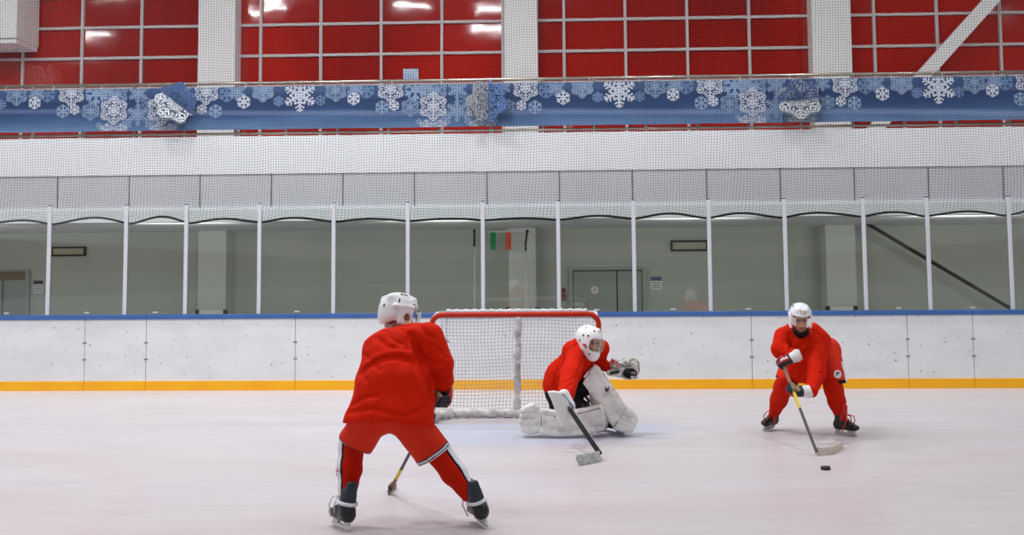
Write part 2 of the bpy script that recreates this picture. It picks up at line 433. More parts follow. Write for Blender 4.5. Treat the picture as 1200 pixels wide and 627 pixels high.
# ------------------------------------------------------------------ signed-distance modeller (organic shapes)
class Sdf:
    def __init__(s, lo, hi, h, o=(0, 0, 0), R=None):
        s.h = h; s.lo = np.asarray(lo, float); n = np.ceil((np.asarray(hi, float) - s.lo) / h).astype(int) + 1
        s.ax = [s.lo[i] + h * np.arange(n[i]) for i in range(3)]
        s.D = np.full(n, 1.0, np.float32); s.L = np.zeros(n, np.int8); s.n = n
        s.o = np.asarray(o, float); s.R = np.eye(3) if R is None else np.asarray(R, float)
    def _sl(s, lo, hi, pad):
        sl = []
        for i in range(3):
            a = int(max(0, math.floor((lo[i] - pad - s.lo[i]) / s.h))); b = int(min(s.n[i], math.ceil((hi[i] + pad - s.lo[i]) / s.h) + 1))
            if b <= a: return None, None
            sl.append(slice(a, b))
        X = s.ax[0][sl[0]][:, None, None]; Y = s.ax[1][sl[1]][None, :, None]; Z = s.ax[2][sl[2]][None, None, :]
        return tuple(sl), (X, Y, Z)
    def _put(s, sl, d, k, mi):
        cur = s.D[sl]
        d = d.astype(np.float32)
        if mi is not None:
            lab = s.L[sl]; lab[d < cur] = mi
        if k > 0:
            t = np.clip(0.5 + 0.5 * (cur - d) / k, 0, 1)
            s.D[sl] = d * t + cur * (1 - t) - k * t * (1 - t)
        else:
            s.D[sl] = np.minimum(cur, d)
    def _cut(s, sl, d, k, mi):
        cur = s.D[sl]; nd = -d.astype(np.float32)
        if mi is not None:
            lab = s.L[sl]; lab[(d < s.h * 1.5)] = mi
        if k > 0:
            t = np.clip(0.5 - 0.5 * (cur - nd) / k, 0, 1)
            s.D[sl] = cur * (1 - t) + nd * t + k * t * (1 - t)
        else:
            s.D[sl] = np.maximum(cur, nd)
    def cap(s, a, b, ra, rb, k=0.02, side=None, asp=1.0, mi=0, cut=False):
        a = np.asarray(a, float); b = np.asarray(b, float)
        m = max(ra, rb) * max(1, asp)
        sl, g = s._sl(np.minimum(a, b) - m, np.maximum(a, b) + m, k + 3 * s.h)
        if sl is None: return
        q = [g[i] - a[i] for i in range(3)]
        ab = b - a
        if side is not None and asp != 1.0:
            sd = unit(side); dt = q[0] * sd[0] + q[1] * sd[1] + q[2] * sd[2]
            w = dt * (1 - 1 / asp)
            q = [q[i] - w * sd[i] for i in range(3)]
            ab = ab - sd * (ab @ sd) * (1 - 1 / asp)
        L2 = max(ab @ ab, 1e-9)
        t = np.clip((q[0] * ab[0] + q[1] * ab[1] + q[2] * ab[2]) / L2, 0, 1)
        d = np.sqrt((q[0] - t * ab[0]) ** 2 + (q[1] - t * ab[1]) ** 2 + (q[2] - t * ab[2]) ** 2) - (ra + (rb - ra) * t)
        (s._cut if cut else s._put)(sl, d, k, mi)
    def ell(s, c, r, R=None, k=0.02, mi=0, cut=False):
        c = np.asarray(c, float); r = np.asarray(r, float); m = r.max()
        sl, g = s._sl(c - m, c + m, k + 3 * s.h)
        if sl is None: return
        q = [g[i] - c[i] for i in range(3)]
        if R is not None: q = [q[0] * R[0][i] + q[1] * R[1][i] + q[2] * R[2][i] for i in range(3)]
        k0 = np.sqrt((q[0] / r[0]) ** 2 + (q[1] / r[1]) ** 2 + (q[2] / r[2]) ** 2)
        k1 = np.sqrt((q[0] / r[0] ** 2) ** 2 + (q[1] / r[1] ** 2) ** 2 + (q[2] / r[2] ** 2) ** 2)
        d = k0 * (k0 - 1) / np.maximum(k1, 1e-6)
        d = np.where(k0 < 1e-3, -r.min(), d)
        (s._cut if cut else s._put)(sl, d, k, mi)
    def box(s, c, half, R=None, rnd=0.01, k=0.01, mi=0, cut=False):
        c = np.asarray(c, float); half = np.asarray(half, float); m = np.linalg.norm(half)
        sl, g = s._sl(c - m, c + m, k + 3 * s.h)
        if sl is None: return
        q = [g[i] - c[i] for i in range(3)]
        if R is not None: q = [q[0] * R[0][i] + q[1] * R[1][i] + q[2] * R[2][i] for i in range(3)]
        e = [np.abs(q[i]) - (half[i] - rnd) for i in range(3)]
        d = np.sqrt(sum(np.maximum(x, 0) ** 2 for x in e)) + np.minimum(np.maximum(np.maximum(e[0], e[1]), e[2]), 0) - rnd
        (s._cut if cut else s._put)(sl, d, k, mi)
    def plane(s, p, n, k=0.0):
        """remove the half space on the side n points to"""
        n = unit(n); p = np.asarray(p, float)
        X, Y, Z = s.ax[0][:, None, None], s.ax[1][None, :, None], s.ax[2][None, None, :]
        d = ((X - p[0]) * n[0] + (Y - p[1]) * n[1] + (Z - p[2]) * n[2]).astype(np.float32)
        s.D = np.maximum(s.D, d)
    def crease(s, pts, A, w):
        pts = [np.asarray(p, float) for p in pts]
        lo = np.min(pts, 0); hi = np.max(pts, 0)
        sl, g = s._sl(lo, hi, 2.5 * w)
        if sl is None: return
        best = None
        for a, b in zip(pts[:-1], pts[1:]):
            ab = b - a; q = [g[i] - a[i] for i in range(3)]
            t = np.clip((q[0] * ab[0] + q[1] * ab[1] + q[2] * ab[2]) / max(ab @ ab, 1e-9), 0, 1)
            d = (q[0] - t * ab[0]) ** 2 + (q[1] - t * ab[1]) ** 2 + (q[2] - t * ab[2]) ** 2
            best = d if best is None else np.minimum(best, d)
        s.D[sl] += (A * np.exp(-best / w ** 2)).astype(np.float32)
    def hit(s, px, py, skip=0.0):
        """first surface point met by the sight line of a frame position (world-aligned grids only)"""
        d = unit(ray(px, py)); t0 = (s.lo[1] - CAMP[1]) / d[1]; t1 = (s.ax[1][-1] - CAMP[1]) / d[1]
        t = np.arange(t0, t1, s.h * 0.5); q = CAMP + t[:, None] * d
        g = np.round((q - s.lo) / s.h).astype(int); ok = np.all((g >= 0) & (g < s.n), axis=1)
        v = np.where(ok, s.D[tuple(np.clip(g, 0, s.n - 1).T)], 1.0)
        i = np.argmax(v < 0)
        return q[i] if v[i] < 0 else None
    def fold(s, pix, A, w):
        """crease along a line given in the frame, laid on the cloth surface"""
        out = []
        for a, b in zip(pix[:-1], pix[1:]):
            n = max(2, int(math.hypot(b[0] - a[0], b[1] - a[1]) / 2.5))
            for i in range(n):
                f = i / n; h = s.hit(a[0] + (b[0] - a[0]) * f, a[1] + (b[1] - a[1]) * f)
                if h is not None and (not out or np.linalg.norm(h - out[-1]) < 0.14): out.append(h)
        if len(out) > 1: s.crease(out, A, w)
    def ripple(s, A, freq, seed, stretch=(1, 1, 1), n=9):
        rnd = np.random.RandomState(seed)
        X, Y, Z = s.ax[0][:, None, None], s.ax[1][None, :, None], s.ax[2][None, None, :]
        acc = np.zeros(s.D.shape, np.float32)
        for i in range(n):
            kv = unit(rnd.normal(size=3)) * np.asarray(stretch) * freq * rnd.uniform(0.6, 1.5)
            acc += np.sin((kv[0] * X + kv[1] * Y + kv[2] * Z + rnd.uniform(0, 6.28)).astype(np.float32))
        s.D += A * acc / math.sqrt(n)
    def mesh(s, name, mats, parent=None, matfn=None, smooth_iter=0):
        D, n = s.D, s.n
        for i in range(3):                       # keep closed at the borders
            ix = [slice(None)] * 3
            for e in (0, -1):
                ix[i] = e; D[tuple(ix)] = np.maximum(D[tuple(ix)], s.h * 0.5)
        ins = D < 0
        cnt = np.zeros(np.array(n) - 1, np.uint8)
        offs = np.array([[i, j, k] for i in (0, 1) for j in (0, 1) for k in (0, 1)])
        for o in offs:
            cnt += ins[o[0]:n[0] - 1 + o[0], o[1]:n[1] - 1 + o[1], o[2]:n[2] - 1 + o[2]]
        act = (cnt > 0) & (cnt < 8)
        idx = np.argwhere(act)
        if len(idx) == 0: raise ValueError(name)
        vals = np.stack([D[idx[:, 0] + o[0], idx[:, 1] + o[1], idx[:, 2] + o[2]] for o in offs], 1)
        acc = np.zeros((len(idx), 3)); c = np.zeros(len(idx))
        for a in range(8):
            for b in range(a + 1, 8):
                if np.abs(offs[a] - offs[b]).sum() != 1: continue
                va, vb = vals[:, a], vals[:, b]
                x = (va < 0) != (vb < 0)
                t = np.where(x, va / np.where(x, va - vb, 1), 0)
                acc += np.where(x[:, None], offs[a] + t[:, None] * (offs[b] - offs[a]), 0); c += x
        v = (idx + acc / c[:, None]) * s.h + s.lo
        ids = np.full(act.shape, -1, np.int64); ids[act] = np.arange(len(idx))
        quads = []
        for axis in range(3):
            o1, o2 = (axis + 1) % 3, (axis + 2) % 3
            A = [slice(None)] * 3; B = [slice(None)] * 3
            A[axis] = slice(0, n[axis] - 1); B[axis] = slice(1, n[axis])
            for o in (o1, o2):
                A[o] = slice(1, n[o] - 1); B[o] = slice(1, n[o] - 1)
            x = ins[tuple(A)] != ins[tuple(B)]
            e = np.argwhere(x)
            if not len(e): continue
            low = ins[tuple(A)][x]
            e[:, o1] += 1; e[:, o2] += 1
            def cell(d1, d2):
                q = e.copy(); q[:, o1] += d1; q[:, o2] += d2
                return ids[q[:, 0], q[:, 1], q[:, 2]]
            Q = np.stack([cell(-1, -1), cell(0, -1), cell(0, 0), cell(-1, 0)], 1)
            Q = np.where(low[:, None], Q, Q[:, ::-1])
            quads.append(Q)
        Q = np.concatenate(quads)
        for _ in range(smooth_iter):
            sm = np.zeros_like(v); w = np.zeros(len(v))
            for a, b in ((0, 1), (1, 2), (2, 3), (3, 0)):
                np.add.at(sm, Q[:, a], v[Q[:, b]]); np.add.at(w, Q[:, a], 1)
                np.add.at(sm, Q[:, b], v[Q[:, a]]); np.add.at(w, Q[:, b], 1)
            v = 0.5 * v + 0.5 * sm / w[:, None]
        cen = v[Q].mean(1)
        g = np.clip(np.round((cen - s.lo) / s.h).astype(int), 0, np.array(n) - 1)
        lab = s.L[g[:, 0], g[:, 1], g[:, 2]].astype(np.int32)
        wv = v @ s.R.T + s.o; wc = cen @ s.R.T + s.o
        if matfn is not None:
            nr = np.cross(v[Q[:, 2]] - v[Q[:, 0]], v[Q[:, 3]] - v[Q[:, 1]]); nr /= np.maximum(np.linalg.norm(nr, axis=1), 1e-9)[:, None]
            lab = matfn(wc, nr @ s.R.T, lab).astype(np.int32)
        me = bpy.data.meshes.new(name)
        me.vertices.add(len(wv)); me.vertices.foreach_set('co', wv.astype(np.float32).ravel())
        me.loops.add(len(Q) * 4); me.loops.foreach_set('vertex_index', Q.astype(np.int32).ravel())
        me.polygons.add(len(Q)); me.polygons.foreach_set('loop_start', np.arange(0, len(Q) * 4, 4, dtype=np.int32))
        me.polygons.foreach_set('loop_total', np.full(len(Q), 4, np.int32))
        if not isinstance(mats, (list, tuple)): mats = [mats]
        for m in mats: me.materials.append(MT[m])
        me.polygons.foreach_set('material_index', np.clip(lab, 0, len(mats) - 1))
        me.polygons.foreach_set('use_smooth', np.ones(len(Q), bool))
        me.update(calc_edges=True); me.validate()
        return link(name, me, parent)
def bounds(pts, m):
    a = np.array(pts); return a.min(0) - m, a.max(0) + m

# ------------------------------------------------------------------ the hall
YB, YG, YF, YW = 17.63, 17.70, 19.07, 23.30
XL, XR = -15.5, 15.5
ZF = -0.30
def zz(py, Y, px=600): return float(P(px, py, Y)[2])
def xx(px, Y, py=300): return float(P(px, py, Y)[0])

bm = bmesh.new(); bx(bm, XL, XR, -46, YB + 0.12, ZF, 0.0)
struct('floor', bm, 'ice', 'pale ice sheet of the rink with faint blue crease paint')
bm = bmesh.new(); bx(bm, XL, XR, YB + 0.12, YW, ZF - 0.1, ZF)
struct('floor', bm, 'concrete', 'grey walkway floor behind the rink boards')
bm = bmesh.new(); bx(bm, XL, XR, YW, YW + 0.2, ZF, 14.5)
struct('wall_back', bm, 'under', 'grey wall under and behind the balcony')
for nm, a in (('wall_left', (XL - 0.2, XL, -46, YW + 0.2)), ('wall_right', (XR, XR + 0.2, -46, YW + 0.2)), ('wall_rear', (XL, XR, -46.2, -46))):
    bm = bmesh.new(); bx(bm, a[0], a[1], a[2], a[3], ZF, 14.5); struct(nm, bm, 'sidewall', 'plain hall wall')
bm = bmesh.new(); bx(bm, XL, XR, -46, YW, 14.5, 14.7)
struct('ceiling', bm, 'ceil', 'hall ceiling')

# the long sides of the hall, seen only as faint reflections in the rink glass
for sx_, nm in ((-1, 'trim_5'), (1, 'trim_6')):
    X_ = 15.4 * sx_
    for za, zb, m in ((0.0, 1.1, 'whitewall'), (2.75, 3.7, 'whitewall'), (1.9, 2.75, 'brown')):
        bm = bmesh.new(); bx(bm, X_ - 0.1, X_ + 0.1, -45.9, 14.5, za, zb); struct(nm, bm, m, 'side balcony band of the hall')
for za, zb, m in ((0.0, 1.1, 'whitewall'), (2.75, 3.7, 'whitewall')):
    bm = bmesh.new(); bx(bm, -15.2, 15.2, -46.0, -45.8, za, zb); struct('trim_7', bm, m, 'far end band of the hall')

# balcony: slab, fascia, leaning grey cladding and white parapet
zs0, zs1 = zz(256.5, YF), zz(240.5, YF)
zg1, zp1 = zz(200.5, YF), zz(155.5, YF)
bm = bmesh.new()
prof = [(YW, zs0), (YF, zs0), (YF, zs1), (YF + 0.025, zs1), (YF + 0.015, zg1), (YF, zg1), (YF + 0.03, zp1), (YF + 0.16, zp1), (YF + 0.16, zs1 + 0.02), (YW, zs1 + 0.02)]
prism(bm, prof, (0, 0, 0), (0, 1, 0), (0, 0, 1), (1, 0, 0), 15.4)
bm.faces.ensure_lookup_table()
bm.normal_update()
for f in bm.faces:
    c = f.calc_center_median()
    if zs1 - 0.001 < c.z < zg1 and c.y < YF + 0.06 and abs(f.normal.x) < 0.5 and abs(f.normal.z) < 0.6 and c.z > zs1 + 0.02 and c.y > YF + 0.012: f.material_index = 1
o = obj('wall_balcony', bm, ['whitewall', 'greypanel']); o['kind'] = 'structure'; o['label'] = 'white balcony front with a band of grey cladding panels'
bm = bmesh.new()
for k in range(-6, 22):
    px = 66.5 + 84.2 * (k) if False else None
sx = [66.5, 150.5, 233.5, 317.4, 401.3, 485.3, 570.5, 655.6, 741.3, 828.4, 915, 1002, 1089, 1177]
for px in [-18] + sx + [1264]:
    x = xx(px, YF - 0.02, 220)
    t = (0.0, zg1 - zs1)
    tube(bm, [(x, YF + 0.022, zs1 + 0.02), (x, YF + 0.012, zg1)], 0, flat=(0.009, 0.004, (1, 0, 0)))
o = obj('seams', bm, 'seam', o)

# glossy red facade: panels, mullions, columns
YP = YW - 0.06
dX = (xx(1172, YP, 55) - xx(306, YP, 68)) / 12.0
x0 = xx(306, YP, 68)
zrow = [zz(33, YP, 300) ]
zm = float(P(300, 30, YP)[2]); dZ = float(P(300, 30, YP)[2] - P(300, 66, YP)[2])
rnd = random.Random(5)
bm = bmesh.new()
for i in range(-7, 18):
    for j in range(-6, 6):
        xa, xb = x0 + i * dX, x0 + (i + 1) * dX
        za, zb = zm + j * dZ, zm + (j + 1) * dZ
        if xb > XR - 0.3 or xa < XL + 0.3: continue
        ty, tx = rnd.uniform(-0.010, 0.010), rnd.uniform(-0.008, 0.008)
        vs = [bm.verts.new((x, YP + sx_ * ty + sz_ * tx, z)) for x, z, sx_, sz_ in ((xa, za, -1, -1), (xb, za, 1, -1), (xb, zb, 1, 1), (xa, zb, -1, 1))]
        bm.faces.new(vs)
struct('wall_facade', bm, 'redpanel', 'glossy dark red panelled wall above the balcony')
for i in range(-7, 18):
    x = x0 + i * dX
    if abs(x) > XR - 0.5: continue
    bm = bmesh.new(); bx(bm, x - 0.026, x + 0.026, YP - 0.06, YP + 0.03, zs1, zm + 6 * dZ)
    struct('trim_1', bm, 'mullion', 'pale vertical mullion between red panels')
for j in range(-5, 6):
    z = zm + j * dZ
    bm = bmesh.new(); bx(bm, XL + 0.1, XR - 0.1, YP - 0.055, YP + 0.03, z - 0.026, z + 0.026)
    struct('trim_2', bm, 'mullion', 'pale horizontal mullion between red panels')
YC = YP - 0.45
for a, b, w in ((-127, -84, 'beyond the white box'), (232, 275.5, 'nearest the white ventilation box'), (591, 630, 'right of the paper sheet on the red wall'), (952, 998, 'nearest the diagonal brace')):
    bm = bmesh.new(); bx(bm, xx(a, YC, 50), xx(b, YC, 50), YC, YP - 0.02, zs1 + 0.02, 14.5, bevel=0.01)
    struct('trim_3', bm, 'column', 'broad white column against the red wall, ' + w)
bm = bmesh.new()
a, b = P(1161.5, 0, YC - 0.1), P(1027.5, 149, YC - 0.1)
d = (a - b) / np.linalg.norm(a - b)
tube(bm, [b - d * 0.9, a + d * 3.0], 0, flat=(0.07, 0.125, (0, 1, 0)))
tag(obj('diagonal_brace', bm, 'column'), 'white slanting steel brace crossing the red panelled wall', 'brace')
# ventilation box, top left
bm = bmesh.new()
xa, xb = xx(-90, 22.4, 30), xx(25, 22.4, 30); zb = zz(47, 22.4, 10); zc = zz(52.5, 22.4, 10)
bx(bm, xa, xb, 22.2, YP - 0.06, zb, zb + 2.2, bevel=0.015)
bx(bm, xa + 0.03, xb - 0.02, 22.25, YP - 0.06, zc, zb, bevel=0.012)
tag(obj('ventilation_box', bm, 'column'), 'white box-shaped ventilation unit hung on the red wall', 'ventilation unit')
bm = bmesh.new()
q0, q1 = P(472.5, 95.5, YP - 0.02), P(490.5, 80.5, YP - 0.02)
bx(bm, q0[0], q1[0], YP - 0.03, YP - 0.02, q0[2], q1[2])
tag(obj('paper_sheet', bm, 'paper'), 'small pale blue paper sheet stuck on a red wall panel', 'paper')

# ------------------------------------------------------------------ balcony railing, banner, ornaments
YR = YF + 0.07
rl = empty('balcony_railing', (0, YR, zp1), 'metal handrail with thin posts along the balcony edge', 'railing')
zt, zb = zz(93, YR), zz(152.6, YR)
bm = bmesh.new(); tube(bm, [(-13, YR, zt), (13, YR, zt)], 0.026, 12); obj('top_rail', bm, 'railmetal', rl, True)
bm = bmesh.new(); tube(bm, [(-13, YR, zb), (13, YR, zb)], 0.022, 10); obj('bottom_rail', bm, 'railmetal', rl, True)
for k in range(-2, 23):
    px = 38.3 + 59.2 * k + 0.055 * k * k
    x = xx(px, YR, 150)
    bm = bmesh.new(); bx(bm, x - 0.022, x + 0.022, YR - 0.02, YR + 0.02, zp1 - 0.002, zt, bevel=0.004)
    obj('post', bm, 'railmetal', rl)

YN = YF + 0.03          # banner cloth
b1, b0 = zz(97.6, YN), zz(148.2, YN)
def banner_mat():
    t = NT('printed_blue_banner')
    uv = t.n('ShaderNodeUVMap').outputs[0]
    sp = t.n('ShaderNodeSeparateXYZ'); t.l(uv, sp.inputs[0])
    u, v = sp.outputs[0], sp.outputs[1]
    n1 = t.noise(t.mapping(uv, (0.30, 1.1, 1)), 2.2, 3)
    g = t.ramp(t.math('ADD', v, t.math('MULTIPLY', t.math('SUBTRACT', n1, 0.5), 0.5)),
               [(0.0, rgb(104, 134, 176)), (0.22, rgb(78, 108, 154)), (0.42, rgb(46, 74, 120)), (0.7, rgb(38, 62, 106)), (1.0, rgb(66, 94, 138))])
    w = t.n('ShaderNodeTexWave', wave_type='BANDS', bands_direction='Y')
    t.l(t.mapping(uv, (0.25, 1.0, 1), rot=(0, 0, 0.10)), w.inputs['Vector'])
    w.inputs['Scale'].default_value = 0.55; w.inputs['Distortion'].default_value = 2.6; w.inputs['Detail'].default_value = 2; w.inputs['Detail Scale'].default_value = 0.7
    sw = t.ramp(w.outputs['Fac'], [(0.82, (0, 0, 0)), (1.0, (1, 1, 1))])
    low = t.math('MULTIPLY', sw, t.math('SUBTRACT', 1.0, v, clamp=True))
    t.l(t.mix(t.math('MULTIPLY', low, 0.6), g, rgb(150, 166, 206)), t.b.inputs['Base Color'])
    t.b.inputs['Roughness'].default_value = 0.6
    t.b.inputs['Specular IOR Level'].default_value = 0.25
    return t.m
MT['banner'] = banner_mat()
def flake(R, kind):
    """six-armed snowflake as 2D quads"""
    out = []
    def bar(a, b, w):
        a = np.array(a); b = np.array(b); d = unit(b - a); n = np.array([-d[1], d[0]]) * w / 2
        out.append([a - n, b - n, b + n, a + n])
    for k in range(6):
        th = pi / 6 + k * pi / 3
        def rot(p): return (p[0] * cos(th) - p[1] * sin(th), p[0] * sin(th) + p[1] * cos(th))
        def B(a, b, w): bar(rot(a), rot(b), w)
        if kind == 'lace':
            B((0, 0), (R, 0), .09 * R)
            for r0, ln in ((.28, .20), (.5, .30), (.72, .26), (.9, .14)):
                for s in (1, -1):
                    B((r0 * R, 0), (r0 * R + ln * R * .6, s * ln * R * .85), .075 * R)
            for s in (1, -1):
                B((.62 * R, s * .26 * R), (.86 * R, s * .16 * R), .06 * R)
                B((.42 * R, s * .30 * R), (.70 * R, s * .36 * R), .055 * R); B((.70 * R, s * .36 * R), (.95 * R, s * .14 * R), .05 * R)
            B((.36 * R, 0), (.36 * R * cos(pi / 3), .36 * R * sin(pi / 3)), .06 * R)
            B((.20 * R, 0), (.20 * R * cos(pi / 3), .20 * R * sin(pi / 3)), .10 * R)
        elif kind == 'star':
            B((0, 0), (R, 0), .13 * R)
            for r0, ln in ((.35, .34), (.6, .30), (.82, .2)):
                for s in (1, -1):
                    B((r0 * R, 0), (r0 * R + ln * R * .55, s * ln * R * .9), .10 * R)
            B((.3 * R, 0), (.3 * R * cos(pi / 3), .3 * R * sin(pi / 3)), .12 * R)
            B((.55 * R, 0), (.55 * R * cos(pi / 3), .55 * R * sin(pi / 3)), .05 * R)
        else:
            B((0, 0), (R, 0), .24 * R)
            for s in (1, -1):
                B((.5 * R, 0), (.85 * R, s * .34 * R), .2 * R)
            B((.26 * R, 0), (.26 * R * cos(pi / 3), .26 * R * sin(pi / 3)), .24 * R)
    return out
FL = [(352, 112, 20, 'star', 0), (326, 119, 6, 'small', 2), (376, 118, 6.5, 'small', 2), (310, 106, 13, 'lace', 1), (394, 106, 14, 'lace', 1),
      (415, 116, 8, 'small', 0), (417, 104, 11, 'star', 1), (458, 104, 17, 'lace', 0), (448, 126, 8.5, 'small', 1), (462, 124, 6.5, 'small', 0),
      (487, 105, 14, 'small', 1), (481, 126, 11.5, 'lace', 1), (508, 125, 17.5, 'lace', 0), (512, 106, 13, 'lace', 1), (536, 130, 13.5, 'star', 1),
      (536, 105, 12, 'star', 1), (546, 116, 7.5, 'small', 2), (523, 141, 6.5, 'small', 1), (550, 141, 6.5, 'small', 1), (491, 143, 4, 'small', 1),
      (580, 143, 4, 'small', 1), (564, 124, 19, 'lace', 0), (596, 125, 8.5, 'lace', 1), (616, 103, 16, 'lace', 0), (611, 124, 6.5, 'small', 0), (627, 126, 8.5, 'small', 1),
      (660, 115, 8.5, 'small', 0), (652, 103, 11, 'star', 1), (682, 102, 14, 'lace', 1), (701, 114, 6.5, 'small', 2), (640, 106, 10, 'small', 2), (430, 106, 10, 'small', 2),
      (500, 149, 9, 'lace', 0), (516, 149, 9, 'lace', 0), (558, 149, 9, 'lace', 0), (573, 149, 9, 'lace', 0), (499, 102, 11, 'star', 1), (590, 103, 9, 'star', 1)]
bm = bmesh.new()
uvl = bm.loops.layers.uv.new('UVMap')
NXB = 190
xs = np.linspace(-13.6, 12.6, NXB + 1)
def wavy(x, z):
    f = (b1 - z) / (b1 - b0)
    return YN - 0.02 - 0.016 * f * (1 + sin(x * 3.1) + 0.5 * sin(x * 7.3 + 1))
vg = [[bm.verts.new((x, wavy(x, b0 + (b1 - b0) * j / 6), b0 + (b1 - b0) * j / 6)) for j in range(7)] for x in xs]
for i in range(NXB):
    for j in range(6):
        f = bm.faces.new((vg[i][j], vg[i + 1][j], vg[i + 1][j + 1], vg[i][j + 1])); f.smooth = True
        for lp, (a, b) in zip(f.loops, ((i, j), (i + 1, j), (i + 1, j + 1), (i, j + 1))):
            lp[uvl].uv = (xs[a], b / 6)
pxm = 372.0
for rep in (-2, -1, 0, 1, 2, 3):
    for kx, ky, kr, kind, tone in FL:
        px = kx + rep * pxm + (rep * 1.5)
        if px < -190 or px > 1380: continue
        c = P(px, ky - 0.0128 * (px - kx), YN)
        R_ = kr * YN / FOC
        lift = {0: 0.009, 1: 0.006, 2: 0.004}[tone]
        for q in flake(R_, kind):
            pts = [(c[0] + a, min(max(c[2] + b, b0 + 0.004), b1 - 0.004)) for a, b in q]
            try:
                f = bm.faces.new([bm.verts.new((a, wavy(a, b) - lift, b)) for a, b in pts]); f.material_index = 1 + tone
            except ValueError:
                pass
xa = xx(914.5, YN, 115)
bx(bm, xa - 0.012, xa + 0.012, YN - 0.07, YN - 0.045, b0 + 0.01, b1 - 0.05, mi=2)
o = obj('snowflake_banner', bm, ['banner', 'flake_w', 'flake_m', 'flake_d'])
tag(o, 'long blue banner printed with white snowflakes tied along the balcony railing', 'banner')
for k in range(0, 32):
    x = -13.2 + k * 0.8
    bm = bmesh.new(); tube(bm, [(x, YN - 0.03, b1 - 0.02), (x, YN + 0.035, zt + 0.02), (x + 0.02, YN + 0.07, zt - 0.01), (x + 0.01, YN + 0.02, b1 - 0.03)], 0.005, 5)
    obj('tie', bm, 'white_plastic', o)

def plate(bm, c, R_, rot, half, axis_ang, open_ang, yaxis=(0, -1, 0), th=0.004):
    """half snowflake plate on one side of an axis through c, folded out of the banner plane"""
    ca, sa = cos(axis_ang), sin(axis_ang)
    ax = np.array([ca, 0, sa]); side = np.array([-sa, 0, ca]) * half
    out = np.array(yaxis, float)
    sd = side * cos(open_ang) + out * sin(open_ang)
    nrm = unit(np.cross(ax, sd))
    for q in flake(R_, 'lace') + flake(R_ * 0.5, 'star'):
        w = [(p[0] * cos(rot) - p[1] * sin(rot), p[0] * sin(rot) + p[1] * cos(rot)) for p in q]
        w = [(a, max(b, 0.0)) for a, b in w]
        if max(b for a, b in w) < 0.004: continue
        try:
            prism(bm, w, V(c), V(ax), V(sd), V(nrm), th)
        except ValueError:
            pass
def ornament(px, py, rpx, ang, blue_rot, label, fronts):
    c = P(px, py, YN - 0.13); R_ = rpx * YN / FOC
    t = empty('snowflake_ornament', c, label, 'ornament', 'foil snowflakes hung on the banner')
    bm = bmesh.new()
    for half, op in fronts['silver']:
        plate(bm, c, R_, 0.1, half, ang, op)
    obj('silver_plate', bm, 'silver', t)
    bm = bmesh.new()
    for half, op in fronts['blue']:
        plate(bm, c, R_, 0.35, half, ang, op)
    obj('blue_plate', bm, 'bluefoil', t)
    bm = bmesh.new()
    tube(bm, [c + np.array([0, 0.015, 0]), c + np.array([0, 0.09, 0])], 0.012, 8)
    obj('hook', bm, 'railmetal', t)
ornament(207, 121, 26, radians(-38), 0, 'folded foil snowflake with blue upper wing, nearest the white ventilation box', {'silver': [(-1, 0.1), (-1, 0.5)], 'blue': [(1, 0.15), (1, 0.5)]})
ornament(572, 118, 26, radians(90), 0, 'upright foil snowflake, silver one half and blue the other, below the middle white column', {'silver': [(1, 0.1), (1, 0.5)], 'blue': [(-1, 0.15), (-1, 0.5)]})
ornament(937, 117, 26, radians(4), 0, 'mostly silver foil snowflake on the banner, toward the diagonal brace', {'silver': [(-1, 0.08), (1, 0.08), (-1, 0.45)], 'blue': [(1, 0.55)]})

# ------------------------------------------------------------------ under the balcony
for k, (a, b, w) in enumerate(((232, 265, 'behind the narrow glass pane'), (596, 628, 'behind the goal and flag pole'), (968, 1003, 'behind the player with the puck'))):
    bm = bmesh.new(); bx(bm, xx(a, 22.75), xx(b, 22.75), 22.75, YW, ZF, zs0, bevel=0.01)
    struct('trim_4', bm, 'pillar', 'pale square pillar under the balcony, ' + w)
for a, b, py, w in ((233.5, 262, 363.5, 'closest to the narrow glass panes'), (598, 627, 360.5, 'behind the goal, below the flag'), (972, 1000, 359.2, 'behind the puck carrier\'s helmet')):
    xa, xb = xx(a, 22.4, py), xx(b, 22.4, py); zt_ = float(P((a + b) / 2, py, 22.4)[2])
    t = empty('low_barrier', ((xa + xb) / 2, 22.4, ZF), 'low white panel barrier at a pillar foot, ' + w, 'barrier', 'low barriers at the pillars')
    bm = bmesh.new(); bx(bm, xa, xb, 22.38, 22.42, ZF + 0.35, zt_, bevel=0.005); obj('panel', bm, 'white_plastic', t)
    for x in (xa - 0.035, xb + 0.035):
        bm = bmesh.new(); bx(bm, x - 0.035, x + 0.035, 22.36, 22.44, ZF, zt_ + 0.01, bevel=0.005); obj('post', bm, 'darkgap', t)
